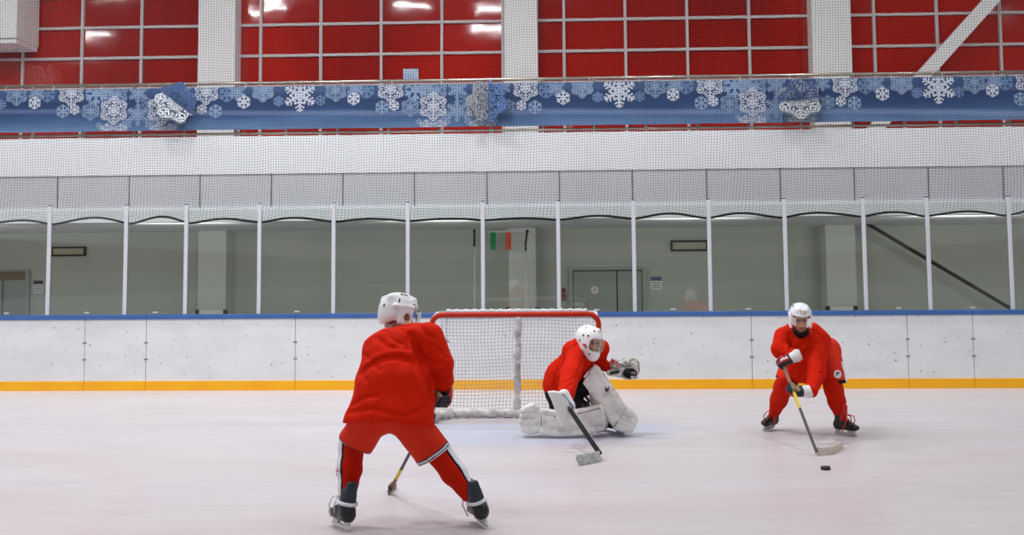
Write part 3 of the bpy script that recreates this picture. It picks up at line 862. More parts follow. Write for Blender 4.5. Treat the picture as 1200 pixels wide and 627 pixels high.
def door(name, l, r, top, li, ri, ti, split, label, brown=False):
    y = YW
    X0, X1, Z1 = xx(l, y), xx(r, y), float(P((l + r) / 2, top, y)[2])
    x0_, x1_, z1_, xm = xx(li, y), xx(ri, y), float(P((l + r) / 2, ti, y)[2]), xx(split, y)
    bm = bmesh.new()
    bx(bm, X0, x0_, y - 0.08, y + 0.01, ZF, Z1); bx(bm, x1_, X1, y - 0.08, y + 0.01, ZF, Z1); bx(bm, x0_, x1_, y - 0.08, y + 0.01, z1_, Z1)
    fr = struct(name, bm, 'doorframe', label)
    for a, b in ((x0_, xm), (xm, x1_)):
        bm = bmesh.new(); bx(bm, a + 0.012, b - 0.012, y - 0.05, y - 0.01, ZF + 0.01, z1_ - 0.02, bevel=0.006)
        lf = obj('leaf', bm, 'door', fr)
        bm = bmesh.new()
        hx = (b - 0.09) if a == x0_ else (a + 0.09)
        tube(bm, [(hx, y - 0.05, 0.72), (hx, y - 0.1, 0.72), (hx + (0.1 if a != x0_ else -0.1), y - 0.1, 0.72)], 0.012, 8)
        obj('handle', bm, 'steel', lf)
    bm = bmesh.new(); bx(bm, x0_, x1_, y - 0.012, y - 0.008, ZF, z1_); obj('gap', bm, 'darkgap', fr)
    return fr, x0_, x1_, z1_
d1, dx0, dx1, dz1 = door('door_1', 666.5, 756, 312.5, 671, 752, 316.5, 722.5, 'grey double door in the back wall behind the glass')
c = P(697, 340, YW - 0.055)
bm = bmesh.new(); g = bmesh.new(); bmesh.ops.create_cone(g, cap_ends=True, segments=24, radius1=0.075, radius2=0.075, depth=0.004)
merge(bm, g, c, [[1, 0, 0], [0, 0, -1], [0, 1, 0]])
for q in (((-.02, 0.0), (.02, 0.0), (0, .045)),):
    prism(bm, q, (c[0], c[1] - 0.004, c[2] - 0.01), (1, 0, 0), (0, 0, 1), (0, 1, 0), 0.001, mi=1)
obj('sticker', bm, ['white_plastic', 'pad_red'], d1)
d2, ex0, ex1, ez1 = door('door_2', -38, 37, 315.5, -34, 32.5, 318.5, 5.5, 'dark double door at the frame edge behind the glass')
bm = bmesh.new(); bx(bm, ex0, ex1, YW - 0.06, YW - 0.05, ez1 - 0.17, ez1 - 0.01); obj('brown_transom', bm, 'brown', d2)
def plaque(l, r, t_, b_, band, m, label):
    a, b = P(l, b_, YW - 0.01), P(r, t_, YW - 0.01)
    e = empty('notice_plaque', ((a[0] + b[0]) / 2, YW, a[2]), label, 'notice')
    bm = bmesh.new(); bx(bm, a[0], b[0], YW - 0.02, YW, a[2], b[2]); obj('board', bm, 'white_plastic', e)
    z = a[2] + (b[2] - a[2]) * (1 - band)
    bm = bmesh.new(); bx(bm, a[0] + 0.004, b[0] - 0.004, YW - 0.026, YW - 0.019, z, b[2] - 0.003); obj('header', bm, m, e)
    bm = bmesh.new()
    for k in range(3):
        zl = a[2] + (z - a[2]) * (0.25 + 0.25 * k); bx(bm, a[0] + 0.03, b[0] - 0.03, YW - 0.0225, YW - 0.0195, zl - 0.006, zl + 0.006)
    obj('text_lines', bm, 'sign_blue', e)
plaque(39, 51, 328.5, 343.5, 0.3, 'black', 'small notice with a black header beside the dark double door')
plaque(762.5, 775.5, 324, 339.5, 0.32, 'sign_blue', 'small notice with a blue header beside the grey double door')
def fixture(l, r, t_, b_, label):
    a, b = P(l, b_, YW), P(r, t_, YW)
    e = empty('wall_light', ((a[0] + b[0]) / 2, YW, a[2]), label, 'wall light')
    bm = bmesh.new()
    w = 0.035
    bx(bm, a[0], b[0], YW - 0.07, YW, a[2], a[2] + w); bx(bm, a[0], b[0], YW - 0.07, YW, b[2] - w, b[2])
    bx(bm, a[0], a[0] + w, YW - 0.07, YW, a[2] + w, b[2] - w); bx(bm, b[0] - w, b[0], YW - 0.07, YW, a[2] + w, b[2] - w)
    obj('frame', bm, 'darkgap', e)
    bm = bmesh.new(); bx(bm, a[0] + w, b[0] - w, YW - 0.045, YW - 0.01, a[2] + w, b[2] - w); obj('diffuser', bm, 'beige', e)
fixture(61, 101.5, 289, 300.5, 'unlit wall light in a dark frame, on the dark double door side')
fixture(786, 829, 281.5, 294.5, 'unlit wall light in a dark frame, on the grey double door side')
a, b = P(657.8, 352, YW), P(663.2, 337.5, YW)
e = empty('fire_alarm', ((a[0] + b[0]) / 2, YW, a[2]), 'small dark red alarm box on the wall beside the grey double door', 'alarm')
zmid = a[2] + (b[2] - a[2]) * 0.52
bm = bmesh.new(); bx(bm, a[0], b[0], YW - 0.05, YW, a[2], zmid, bevel=0.008); obj('call_point', bm, 'alarm_red', e)
bm = bmesh.new(); bx(bm, a[0] + 0.01, b[0] - 0.01, YW - 0.02, YW, zmid + 0.02, b[2]); obj('sign', bm, ['alarm_red'], e)
# flag stand: pole, arm, two hanging strips
YS = 22.2
def pole(px, top, kink):
    c = P(px, 330, YS); zt_ = float(P(px, top, YS)[2]); zk = float(P(px, kink, YS)[2])
    return c[0], zt_, zk
x, zt_, zk = pole(616.5, 271, 294)
e = empty('flag_stand', (x, YS, ZF), 'slim stand behind the glass with green and orange cloth strips hung from its arm', 'flag stand')
bm = bmesh.new(); tube(bm, [(x, YS, ZF + 0.03), (x, YS, zk)], 0.022, 10); obj('pole', bm, 'alu', e, True)
bm = bmesh.new(); tube(bm, [(x, YS, zk), (x - 0.005, YS, zk + 0.12), (x + 0.03, YS, zt_)], 0.018, 8)
g = bmesh.new(); bmesh.ops.create_uvsphere(g, u_segments=12, v_segments=8, radius=0.03); merge(bm, g, (x + 0.03, YS, zt_))
obj('pole_top', bm, 'black', e, True)
xa = xx(573.5, YS, 272); za = float(P(590, 271.5, YS)[2])
bm = bmesh.new(); tube(bm, [(xa, YS, za), (x + 0.015, YS, za)], 0.014, 8); obj('arm', bm, 'alu', e, True)
for l, r, m in ((574.8, 581, 'flag_green'), (592.6, 599, 'flag_orange')):
    bm = bmesh.new(); xa, xb = xx(l, YS, 280), xx(r, YS, 280); zb_ = float(P(l, 293, YS)[2])
    for k in range(5):
        pass
    tubepts = [(xa + (xb - xa) * k / 6, YS + 0.012 * sin(k * 1.6)) for k in range(7)]
    prism(bm, tubepts + [(p[0], p[1] + 0.006) for p in tubepts[::-1]], (0, 0, (za + zb_) / 2), (1, 0, 0), (0, 1, 0), (0, 0, 1), (za - zb_) / 2 - 0.005)
    obj('green_strip' if m == 'flag_green' else 'orange_strip', bm, m, e)
bm = bmesh.new(); g = bmesh.new(); bmesh.ops.create_cone(g, cap_ends=True, segments=20, radius1=0.2, radius2=0.17, depth=0.03); merge(bm, g, (x, YS, ZF + 0.015)); obj('foot', bm, 'alu', e)
x, zt_, zk = pole(556, 270, 289)
e = empty('slim_pole', (x, YS, ZF), 'slim floor pole with a dark top behind the glass', 'pole')
bm = bmesh.new(); tube(bm, [(x, YS, ZF + 0.03), (x, YS, zk)], 0.014, 10); obj('shaft', bm, 'alu', e, True)
bm = bmesh.new(); tube(bm, [(x, YS, zk), (x, YS, zt_)], 0.02, 8)
g = bmesh.new(); bmesh.ops.create_uvsphere(g, u_segments=12, v_segments=8, radius=0.027); merge(bm, g, (x, YS, zt_))
obj('pole_top', bm, 'black', e, True)
bm = bmesh.new(); g = bmesh.new(); bmesh.ops.create_cone(g, cap_ends=True, segments=20, radius1=0.2, radius2=0.17, depth=0.03); merge(bm, g, (x, YS, ZF + 0.015)); obj('foot', bm, 'alu', e)
bm = bmesh.new(); tube(bm, [P(1016, 262, 22.6), P(1190, 365, 22.6), P(1330, 448, 22.6)], 0.035, 10)
tag(obj('handrail_pipe', bm, 'darkgap', None, True), 'dark slanting pipe under the balcony behind the glass', 'pipe')

# ------------------------------------------------------------------ boards
ztop, zcap, zyel = zz(366.3, YB), zz(371.8, YB), zz(445.2, YB)
seams = [-260, -80, 99, 171, 346, 524, 702, 881, 1064, 1141, 1325, 1500]
wh = ['beyond the frame edge', 'white section below the dark double door, before the first close pair of seams', 'narrow white section between two close seams near the dark double door',
      'white section between the narrow one and the back-view skater', 'white section behind the back-view skater',
      'white section behind the goal net', 'white section just beside the goalie catching glove', 'white section behind the puck carrier', 'narrow scuffed section past the puck carrier',
      'end section in view past the narrow scuffed one', 'beyond the frame']
for k in range(len(seams) - 1):
    xa, xb = xx(seams[k], YB, 410) + 0.004, xx(seams[k + 1], YB, 410) - 0.004
    xa, xb = max(xa, XL), min(xb, XR)
    if xb - xa < 0.1: continue
    e = empty('dasher_board', ((xa + xb) / 2, YB, 0), 'rink board, ' + wh[k], 'rink board', 'dasher boards along the ice')
    bm = bmesh.new(); bx(bm, xa, xb, YB, YB + 0.04, 0.0, zcap, bevel=0.003); obj('white_panel', bm, 'board', e)
    bm = bmesh.new(); bx(bm, xa - 0.002, xb + 0.002, YB - 0.012, YB + 0.03, 0.0, zyel, bevel=0.003); obj('kick_strip', bm, 'kick', e)
    bm = bmesh.new(); bx(bm, xa - 0.003, xb + 0.003, YB - 0.018, YB + 0.12, zcap, ztop, bevel=0.006); obj('cap_rail', bm, 'cap', e)
    for x in (xa + 0.012, xb - 0.012):
        for fz in (0.35, 0.62):
            bm = bmesh.new(); g = bmesh.new(); bmesh.ops.create_cone(g, cap_ends=True, segments=10, radius1=0.013, radius2=0.013, depth=0.006)
            merge(bm, g, (x, YB - 0.002, zyel + (zcap - zyel) * fz), [[1, 0, 0], [0, 0, -1], [0, 1, 0]])
            obj('bolt', bm, 'seam', e)

# ------------------------------------------------------------------ glass and stanchions
pp = [-390, -300, -210, -120, -30, 57.5, 147.5, 218, 304, 391, 478, 566, 654.5, 743, 831.5, 920.5, 1013, 1088, 1184, 1283, 1375, 1470, 1565]
zpost = zz(236.5, YG); zgl = zz(243, YG)
onames = ['', '', '', '', '', 'first', 'second', 'third', 'fourth', 'fifth', 'sixth', 'seventh', 'eighth', 'ninth', 'tenth', 'eleventh', 'twelfth', 'thirteenth', 'fourteenth', '', '', '', '']
pX = [xx(p, YG, 300) for p in pp]
for k, x in enumerate(pX):
    bm = bmesh.new(); bx(bm, x - 0.028, x + 0.028, YG - 0.03, YG + 0.03, ztop, zpost, bevel=0.008)
    o = obj('glass_post', bm, 'alu')
    tag(o, ('pale metal post between rink glass panes, %s counted from the dark double door end' % onames[k]) if onames[k] else 'pale metal post between rink glass panes, outside the frame', 'post', 'posts between the glass panes')
    bm = bmesh.new(); bx(bm, x - 0.0275, x + 0.0275, YG - 0.034, YG + 0.034, ztop, ztop + 0.03, bevel=0.004); obj('foot_bracket', bm, 'alu', o)
    bm = bmesh.new(); bx(bm, x - 0.022, x + 0.022, YG - 0.024, YG + 0.024, zpost, zpost + 0.012); obj('end_cap', bm, 'black', o)
stick = {2: 8, 3: 102, 4: 182, 6: 348, 9: 620, 10: 699, 11: 789, 12: 877, 14: 1053, 15: 1140}
for k in range(len(pX) - 1):
    xa, xb = pX[k] + 0.028, pX[k + 1] - 0.028
    bm = bmesh.new(); bx(bm, xa, xb, YG - 0.006, YG + 0.006, ztop, zgl)
    o = obj('rink_shield', bm, 'glass')
    n1 = onames[k + 1] if k + 1 < len(onames) else ''
    lab = 'clear rink glass pane on the boards, '
    lab += ('ending at the %s pale post' % n1) if n1 else ('starting after the %s pale post' % onames[k] if onames[k] else 'outside the frame')
    tag(o, lab, 'glass pane', 'rink glass panes')
    for q in stick.values():
        x = xx(q, YG, 364)
        if xa < x < xb and 0 < q:
            bm = bmesh.new(); bx(bm, x - 0.04, x + 0.04, YG - 0.009, YG - 0.0055, ztop + 0.022, ztop + 0.042); obj('sticker', bm, 'white_plastic', o)

# ------------------------------------------------------------------ safety net behind the glass
YNT = YG + 0.14
bm = bmesh.new(); uvl = bm.loops.layers.uv.new('UVMap')
zr_post = float(P(600, 258.0, YNT)[2])
amps = [0.08, 0.09, 0.08, 0.085, 0.08, 0.09, 0.085, 0.05, 0.065, 0.055, 0.035, 0.03, 0.045, 0.06, 0.07, 0.08, 0.085, 0.075, 0.1, 0.09, 0.08, 0.09, 0.08]
def hem(x):
    for k in range(len(pX) - 1):
        if pX[k] <= x <= pX[k + 1]:
            t = (x - pX[k]) / (pX[k + 1] - pX[k])
            return zr_post + amps[k] * (sin(pi * t) ** 1.3) * (1 + 0.25 * sin(3 * t + k))
    return zr_post
nx, nz = 420, 46
gx = np.linspace(pX[0], pX[-1], nx + 1)
ZT = 7.4
rows = []
for x in gx:
    col = []
    hz = hem(x)
    t = min((abs(x - p) for p in pX))
    for j in range(nz + 1):
        s = (j / nz) ** 1.25
        z = hz + (ZT - hz) * s
        fall = math.exp(-(z - zr_post) * 1.4)
        yo = YNT + 0.05 * sin(x * 2.1 + z * 0.7) * (0.3 + fall) + 0.02 * sin(x * 5.7 - z)
        u = x + fall * 0.05 * sin(x * 6.2 + 2 * z) + 0.02 * sin(x * 2.3 + z * 1.3)
        w = (z - (hz - zr_post) * fall) + 0.02 * sin(x * 3.3) + 0.012 * sin(x * 9 + z * 2)
        col.append((bm.verts.new((x, yo, z)), (u + 100, w)))
    rows.append(col)
for i in range(nx):
    for j in range(nz):
        q = (rows[i][j], rows[i + 1][j], rows[i + 1][j + 1], rows[i][j + 1])
        f = bm.faces.new([a[0] for a in q]); f.smooth = True
        for lp, a in zip(f.loops, q): lp[uvl].uv = a[1]
o = obj('safety_net', bm, 'safetynet')
tag(o, 'fine grey protective netting hung above the rink glass', 'net')
bm = bmesh.new()
tube(bm, [tuple(rows[i][0][0].co) if False else (gx[i], YNT + 0.05 * sin(gx[i] * 2.1 + hem(gx[i]) * 0.7) * 1.0, hem(gx[i])) for i in range(nx + 1)], 0.017, 8)
obj('hem_rope', bm, 'rope', o, True)

# ------------------------------------------------------------------ the goal
gl = empty('hockey_goal', (GX, GY, 0), 'red-framed hockey goal with white netting and padded base behind the goalie', 'goal')
hw, zc, rc, rp = 0.945, 1.222, 0.12, 0.030
def arc(cx, cz, a0, a1, r, n=8, y=GY):
    return [(cx + r * cos(a0 + (a1 - a0) * i / n), y, cz + r * sin(a0 + (a1 - a0) * i / n)) for i in range(n + 1)]
pts = [(GX - hw, GY, 0)] + arc(GX - hw + rc, zc - rc, pi, pi / 2, rc) + arc(GX + hw - rc, zc - rc, pi / 2, 0, rc) + [(GX + hw, GY, 0)]
bm = bmesh.new(); tube(bm, pts, rp, 14); obj('red_frame', bm, 'goalred', gl, True)
YT_, YBK = GY + 0.50, GY + 0.56
ZTB = 1.225
bm = bmesh.new()
tube(bm, [(GX - hw + 0.02, GY + 0.02, zc - 0.03), (GX - hw + 0.02, YT_ - 0.1, ZTB), (GX - hw + 0.12, YT_, ZTB), (GX + hw - 0.12, YT_, ZTB), (GX + hw - 0.02, YT_ - 0.1, ZTB), (GX + hw - 0.02, GY + 0.02, zc - 0.03)], 0.02, 10)
obj('top_bar', bm, 'padding', gl, True)
# padded base rail, bowed ends
bm = bmesh.new()
bp = [(GX - hw, GY + 0.03, 0.06), (GX - hw + 0.02, YBK - 0.25, 0.06), (GX - hw + 0.2, YBK - 0.02, 0.06), (GX - 0.45, YBK, 0.055), (GX, YBK, 0.055), (GX + 0.45, YBK, 0.055), (GX + hw - 0.2, YBK - 0.02, 0.06), (GX + hw - 0.02, YBK - 0.25, 0.06), (GX + hw, GY + 0.03, 0.06)]
fine = []
for a, b in zip(bp[:-1], bp[1:]):
    for i in range(12):
        t = i / 12; fine.append([a[k] + (b[k] - a[k]) * t for k in range(3)])
fine.append(list(bp[-1]))
tube(bm, fine, [0.05 + 0.005 * sin(i * 1.3) + 0.004 * sin(i * 2.9) for i in range(len(fine))], 14)
obj('base_padding', bm, 'padding', gl, True)
c0, c1 = P(605.5, 484, YBK + 0.02), P(607.5, 371, YT_)
bm = bmesh.new()
n = 26
pl = [c0 + (c1 - c0) * i / n for i in range(n + 1)]
for i, p in enumerate(pl): p[0] += 0.004 * sin(i * 1.1); p[2] = max(p[2], 0.03)
tube(bm, pl, [0.041 + 0.006 * sin(i * 0.9) + 0.003 * sin(i * 2.2) for i in range(n + 1)], 14)
obj('centre_post', bm, 'padding', gl, True)
# netting
bm = bmesh.new(); uvl = bm.loops.layers.uv.new('UVMap')
def sheet(fn, nu, nv, uvf):
    vs = [[(bm.verts.new(fn(i / nu, j / nv)), uvf(i / nu, j / nv)) for j in range(nv + 1)] for i in range(nu + 1)]
    for i in range(nu):
        for j in range(nv):
            q = (vs[i][j], vs[i + 1][j], vs[i + 1][j + 1], vs[i][j + 1])
            f = bm.faces.new([a[0] for a in q]); f.smooth = True
            for lp, a in zip(f.loops, q): lp[uvl].uv = a[1]
def back(u, v):
    x = GX - hw + 0.03 + u * (2 * hw - 0.06)
    sag = 0.05 * sin(pi * v) * abs(sin(2 * pi * u)) + 0.012 * sin(u * 21 + v * 7)
    edge = 0.10 * (max(0, abs(u - .5) - .42) / .08) ** 2
    return (x, YT_ + (YBK - YT_) * (1 - v) + 0.02 + sag - edge, 0.06 + (ZTB - 0.05) * v)
sheet(back, 60, 30, lambda u, v: (u * 1.83 + 10 + 0.010 * sin(v * 9 + u * 5), v * 1.18 + 0.012 * sin(u * 8) + 10))
for s in (-1, 1):
    def side(u, v, s=s):
        yb = YT_ + (YBK - YT_) * (1 - v) - 0.06
        return (GX + s * (hw - 0.01) + s * 0.02 * sin(pi * u), GY + 0.02 + (yb - GY) * u, 0.06 + (zc - 0.06) * v)
    sheet(side, 12, 24, lambda u, v: (u * 0.56 + 10, v * 1.18 + 10))
sheet(lambda u, v: (GX - hw + 0.05 + u * (2 * hw - 0.1), GY + v * (YT_ - GY), zc + 0.028 + 0.008 * sin(u * 25) + (ZTB + 0.022 - zc - 0.02) * v), 40, 10, lambda u, v: (u * 1.83 + 10, v * 0.5 + 10))
obj('netting', bm, 'goalnet', gl)
bm = bmesh.new()
tube(bm, [(GX - hw + 0.12 + (2 * hw - 0.24) * i / 60, YT_ - 0.02, ZTB + 0.024 + 0.006 * sin(i * 1.7) + 0.004 * sin(i * 3.1)) for i in range(61)], 0.02, 8)
obj('net_lacing', bm, 'white_cloth', gl, True)

# ------------------------------------------------------------------ people: shared builders
def poly_sdf(pts, X, Z):
    pts = np.asarray(pts, float)
    d = np.full(np.broadcast(X, Z).shape, 1e9); s = np.ones_like(d)
    n = len(pts)
    for i in range(n):
        a, b = pts[i], pts[i - 1]
        e = b - a; wx, wz = X - a[0], Z - a[1]
        t = np.clip((wx * e[0] + wz * e[1]) / (e @ e), 0, 1)
        d = np.minimum(d, (wx - e[0] * t) ** 2 + (wz - e[1] * t) ** 2)
        c1 = Z >= a[1]; c2 = Z < b[1]; c3 = e[0] * wz > e[1] * wx
        s = np.where((c1 & c2 & c3) | (~c1 & ~c2 & ~c3), -s, s)
    return s * np.sqrt(d)
def sdf_poly(S, pts, yc, half, rnd=0.02, k=0.01, mi=0):
    """prism with rounded edges: outline in x/z, thickness along y (yc may vary with x/z through a callable)"""
    pts = np.asarray(pts, float)
    lo = (pts[:, 0].min(), yc - half, pts[:, 1].min()); hi = (pts[:, 0].max(), yc + half, pts[:, 1].max())
    sl, (X, Y, Z) = S._sl(lo, hi, k + 3 * S.h + rnd)
    d2 = poly_sdf(pts, X[:, 0, :], Z[0, :, :].reshape(1, -1))[:, None, :] + rnd
    dy = np.abs(Y - yc) - (half - rnd)
    d = np.sqrt(np.maximum(d2, 0) ** 2 + np.maximum(dy, 0) ** 2) + np.minimum(np.maximum(d2, dy), 0) - rnd
    S._put(sl, d, k, mi)

def body(name, label, J, R, hands=(), h=0.0055):
    """one continuous figure: torso, limbs, hands with five fingers and a head with a face"""
    S = Sdf(*bounds(list(J[k] for k in J), 0.19), h)
    S.cap(J['pelvis'], J['chest'], 0.09, 0.10, 0.04)
    S.cap(J['chest'], J['neck'], 0.095, 0.055, 0.04)
    S.cap(J['neck'], J['head'] + R @ np.array([0, -0.02, -0.05]), 0.056, 0.052, 0.03)
    for s in 'LR':
        S.cap(J['neck'], J['sh' + s], 0.05, 0.05, 0.04); S.cap(J['sh' + s], J['el' + s], 0.055, 0.042, 0.03)
        wr = J.get('wr' + s, J['ha' + s])
        S.cap(J['el' + s], wr, 0.042, 0.032, 0.02); S.cap(wr, J['ha' + s], 0.032, 0.03, 0.01)
        S.cap(J['pelvis'], J['hip' + s], 0.08, 0.075, 0.04); S.cap(J['hip' + s], J['kn' + s], 0.068, 0.05, 0.03)
        S.cap(J['kn' + s], J['an' + s], 0.054, 0.036, 0.02)
        S.cap(J['an' + s] + np.array([0, 0, -0.03]), J['toe' + s], 0.032, 0.026, 0.02)
    for c, G, th in hands:
        w = lambda p: c + G @ np.asarray(p, float)
        S.box(w((0, -0.01, -0.004)), (0.04, 0.045, 0.014), G, 0.012, 0.015)
        for i in range(4):
            x = -0.03 + 0.02 * i; q = (0.9, 1.0, 0.97, 0.8)[i if th < 0 else 3 - i]
            S.cap(w((x, 0.035, 0)), w((x, 0.035 + 0.035 * q, -0.018)), 0.0095, 0.009, 0.004)
            S.cap(w((x, 0.035 + 0.035 * q, -0.018)), w((x, 0.05, -0.05)), 0.009, 0.008, 0.004)
            S.cap(w((x, 0.05, -0.05)), w((x, 0.02, -0.052)), 0.008, 0.007, 0.004)
        S.cap(w((th * 0.03, -0.03, -0.01)), w((th * 0.05, 0.02, -0.03)), 0.013, 0.011, 0.008)
        S.cap(w((th * 0.05, 0.02, -0.03)), w((th * 0.03, 0.04, -0.045)), 0.011, 0.009, 0.004)
    c = J['head']
    w = lambda p: c + R @ np.asarray(p, float)
    S.ell(w((0, -0.012, 0.03)), (0.076, 0.096, 0.088), R, 0.02)
    S.ell(w((0, 0.02, -0.03)), (0.066, 0.074, 0.085), R, 0.02)
    S.ell(w((0, 0.038, -0.075)), (0.048, 0.05, 0.04), R, 0.02)
    S.ell(w((0, 0.07, -0.1)), (0.024, 0.022, 0.018), R, 0.012)
    for s in (-1, 1):
        S.ell(w((s * 0.045, 0.062, -0.02)), (0.02, 0.02, 0.018), R, 0.015)
        S.ell(w((s * 0.033, 0.098, 0.002)), (0.021, 0.018, 0.013), R, 0.008, mi=None, cut=True)
        S.ell(w((s * 0.033, 0.081, 0.002)), (0.0155, 0.011, 0.009), R, 0, mi=2)
        S.cap(w((s * 0.013, 0.098, 0.021)), w((s * 0.05, 0.084, 0.022)), 0.0085, 0.006, 0.004, mi=3)
        S.ell(w((s * 0.077, -0.008, -0.012)), (0.011, 0.022, 0.032), R, 0.004)
    S.cap(w((0, 0.093, 0.004)), w((0, 0.113, -0.034)), 0.009, 0.013, 0.01)
    S.cap(w((-0.014, 0.098, -0.037)), w((0.014, 0.098, -0.037)), 0.009, 0.009, 0.006)
    S.cap(w((-0.02, 0.092, -0.062)), w((0.02, 0.092, -0.062)), 0.006, 0.006, 0.003, mi=1)
    S.cap(w((-0.018, 0.09, -0.074)), w((0.018, 0.09, -0.074)), 0.007, 0.007, 0.003, mi=1)
    S.box(w((0, 0.098, -0.068)), (0.016, 0.006, 0.002), R, 0.001, 0, mi=None, cut=True)
    def mf(cen, nor, lab):
        q = (cen - c) @ R
        st = (lab == 0) & (q[:, 2] < -0.055) & (q[:, 1] > 0.0) & (np.abs(q[:, 0]) < 0.075) & (q[:, 2] > -0.125) & (q[:, 1] < 0.15)
        return np.where(st, 4, lab)
    o = S.mesh(name, ['skin', 'lip', 'eye', 'brow', 'stubble'], None, mf)
    tag(o, label, 'person')
    H = Sdf((-0.11, -0.14, -0.12), (0.11, 0.12, 0.15), 0.006, c, R)
    H.ell((0, -0.014, 0.034), (0.083, 0.101, 0.092), k=0); H.ell((0, -0.06, -0.03), (0.068, 0.05, 0.05), k=0.02)
    H.box((0, 0.1, -0.06), (0.09, 0.07, 0.11), rnd=0.02, k=0.01, mi=None, cut=True)
    for s in (-1, 1): H.ell((s * 0.09, -0.005, -0.03), (0.03, 0.03, 0.045), k=0.005, mi=None, cut=True)
    H.mesh('hair', 'hair', o)
    return o

def skate(parent, ankle, fwd, up, lace, ring, tongue='guard', loops=3):
    R = frame(fwd, up)
    S = Sdf((-0.09, -0.14, -0.10), (0.09, 0.25, 0.19), 0.0055, ankle, R)
    S.cap((0, -0.048, -0.048), (0, 0.13, -0.056), 0.044, 0.04, 0.02)
    S.ell((0, -0.052, -0.035), (0.045, 0.048, 0.055), k=0.02)
    S.cap((0, -0.03, -0.03), (0, -0.012, 0.085), 0.047, 0.053, 0.03)
    S.cap((0, -0.01, 0.0), (0, 0.11, -0.035), 0.044, 0.036, 0.03)
    S.cap((0, 0.022, 0.02), (0, 0.05, 0.15), 0.032, 0.024, 0.012, side=(1, 0, 0), asp=1.35, mi=1)
    S.cap((0, -0.045, 0.045), (0, -0.052, 0.15), 0.03, 0.026, 0.012, side=(1, 0, 0), asp=1.5, mi=1)
    S.ell((0, 0.158, -0.056), (0.047, 0.055, 0.034), k=0.008, mi=2)
    S.plane((0, 0, -0.088), (0, 0, -1))
    S.crease([(-0.06, -0.09, 0.0), (-0.055, 0.02, -0.03), (-0.05, 0.1, -0.055)], 0.004, 0.006)
    S.crease([(0.06, -0.09, 0.0), (0.055, 0.02, -0.03), (0.05, 0.1, -0.055)], 0.004, 0.006)
    o = S.mesh('skate', ['skate', tongue, 'skate_toe'], parent)
    w = lambda p: ankle + R @ np.asarray(p, float)
    bm = bmesh.new()
    ax = (w((0, 0, 0)), R[:, 1], R[:, 2], R[:, 0])
    prism(bm, [(-.088, -.084), (-.018, -.084), (-.035, -.112), (.085, -.112), (.07, -.084), (.168, -.084), (.155, -.105), (.182, -.124), (-.095, -.124), (-.075, -.105)], *ax, 0.012)
    obj('blade_holder', bm, 'holder', o)
    bm = bmesh.new()
    prism(bm, [(-.096, -.122), (.184, -.122), (.182, -.131), (.168, -.1405), (-.08, -.1405), (-.092, -.133)], *ax, 0.003)
    obj('blade', bm, 'steel', o)
    bm = bmesh.new()
    for i in range(5):
        z = -0.012 + i * 0.02; y = 0.105 - i * 0.021
        for s in (-1, 1):
            tube(bm, [w((s * 0.034, y - 0.014, z - 0.004)), w((0, y + 0.012, z + 0.012)), w((-s * 0.032, y - 0.022, z + 0.016))], 0.0042, 6)
    for i in range(loops):
        s = (-1, 1, -1, 1, 1)[i]; e = 0.03 + 0.013 * i
        tube(bm, [w((0, 0.06, 0.075)), w((s * e, 0.09 + 0.012 * i, 0.05)), w((s * (e + 0.02), 0.085 + 0.012 * i, 0.0)), w((s * (e + 0.012), 0.075, -0.05 - 0.012 * i))], 0.0055, 6)
    obj('laces', bm, lace, o, True)
    if ring:
        bm = bmesh.new()
        pts = []
        for i in range(20):
            a = 2 * pi * i / 20; pts.append(w((0.060 * cos(a), -0.008 + 0.072 * sin(a), 0.03 + 0.006 * sin(a))))
        tube(bm, pts, 0.0125, 8, closed=True)
        obj('ankle_tape', bm, 'white_cloth', o, True)
    return o

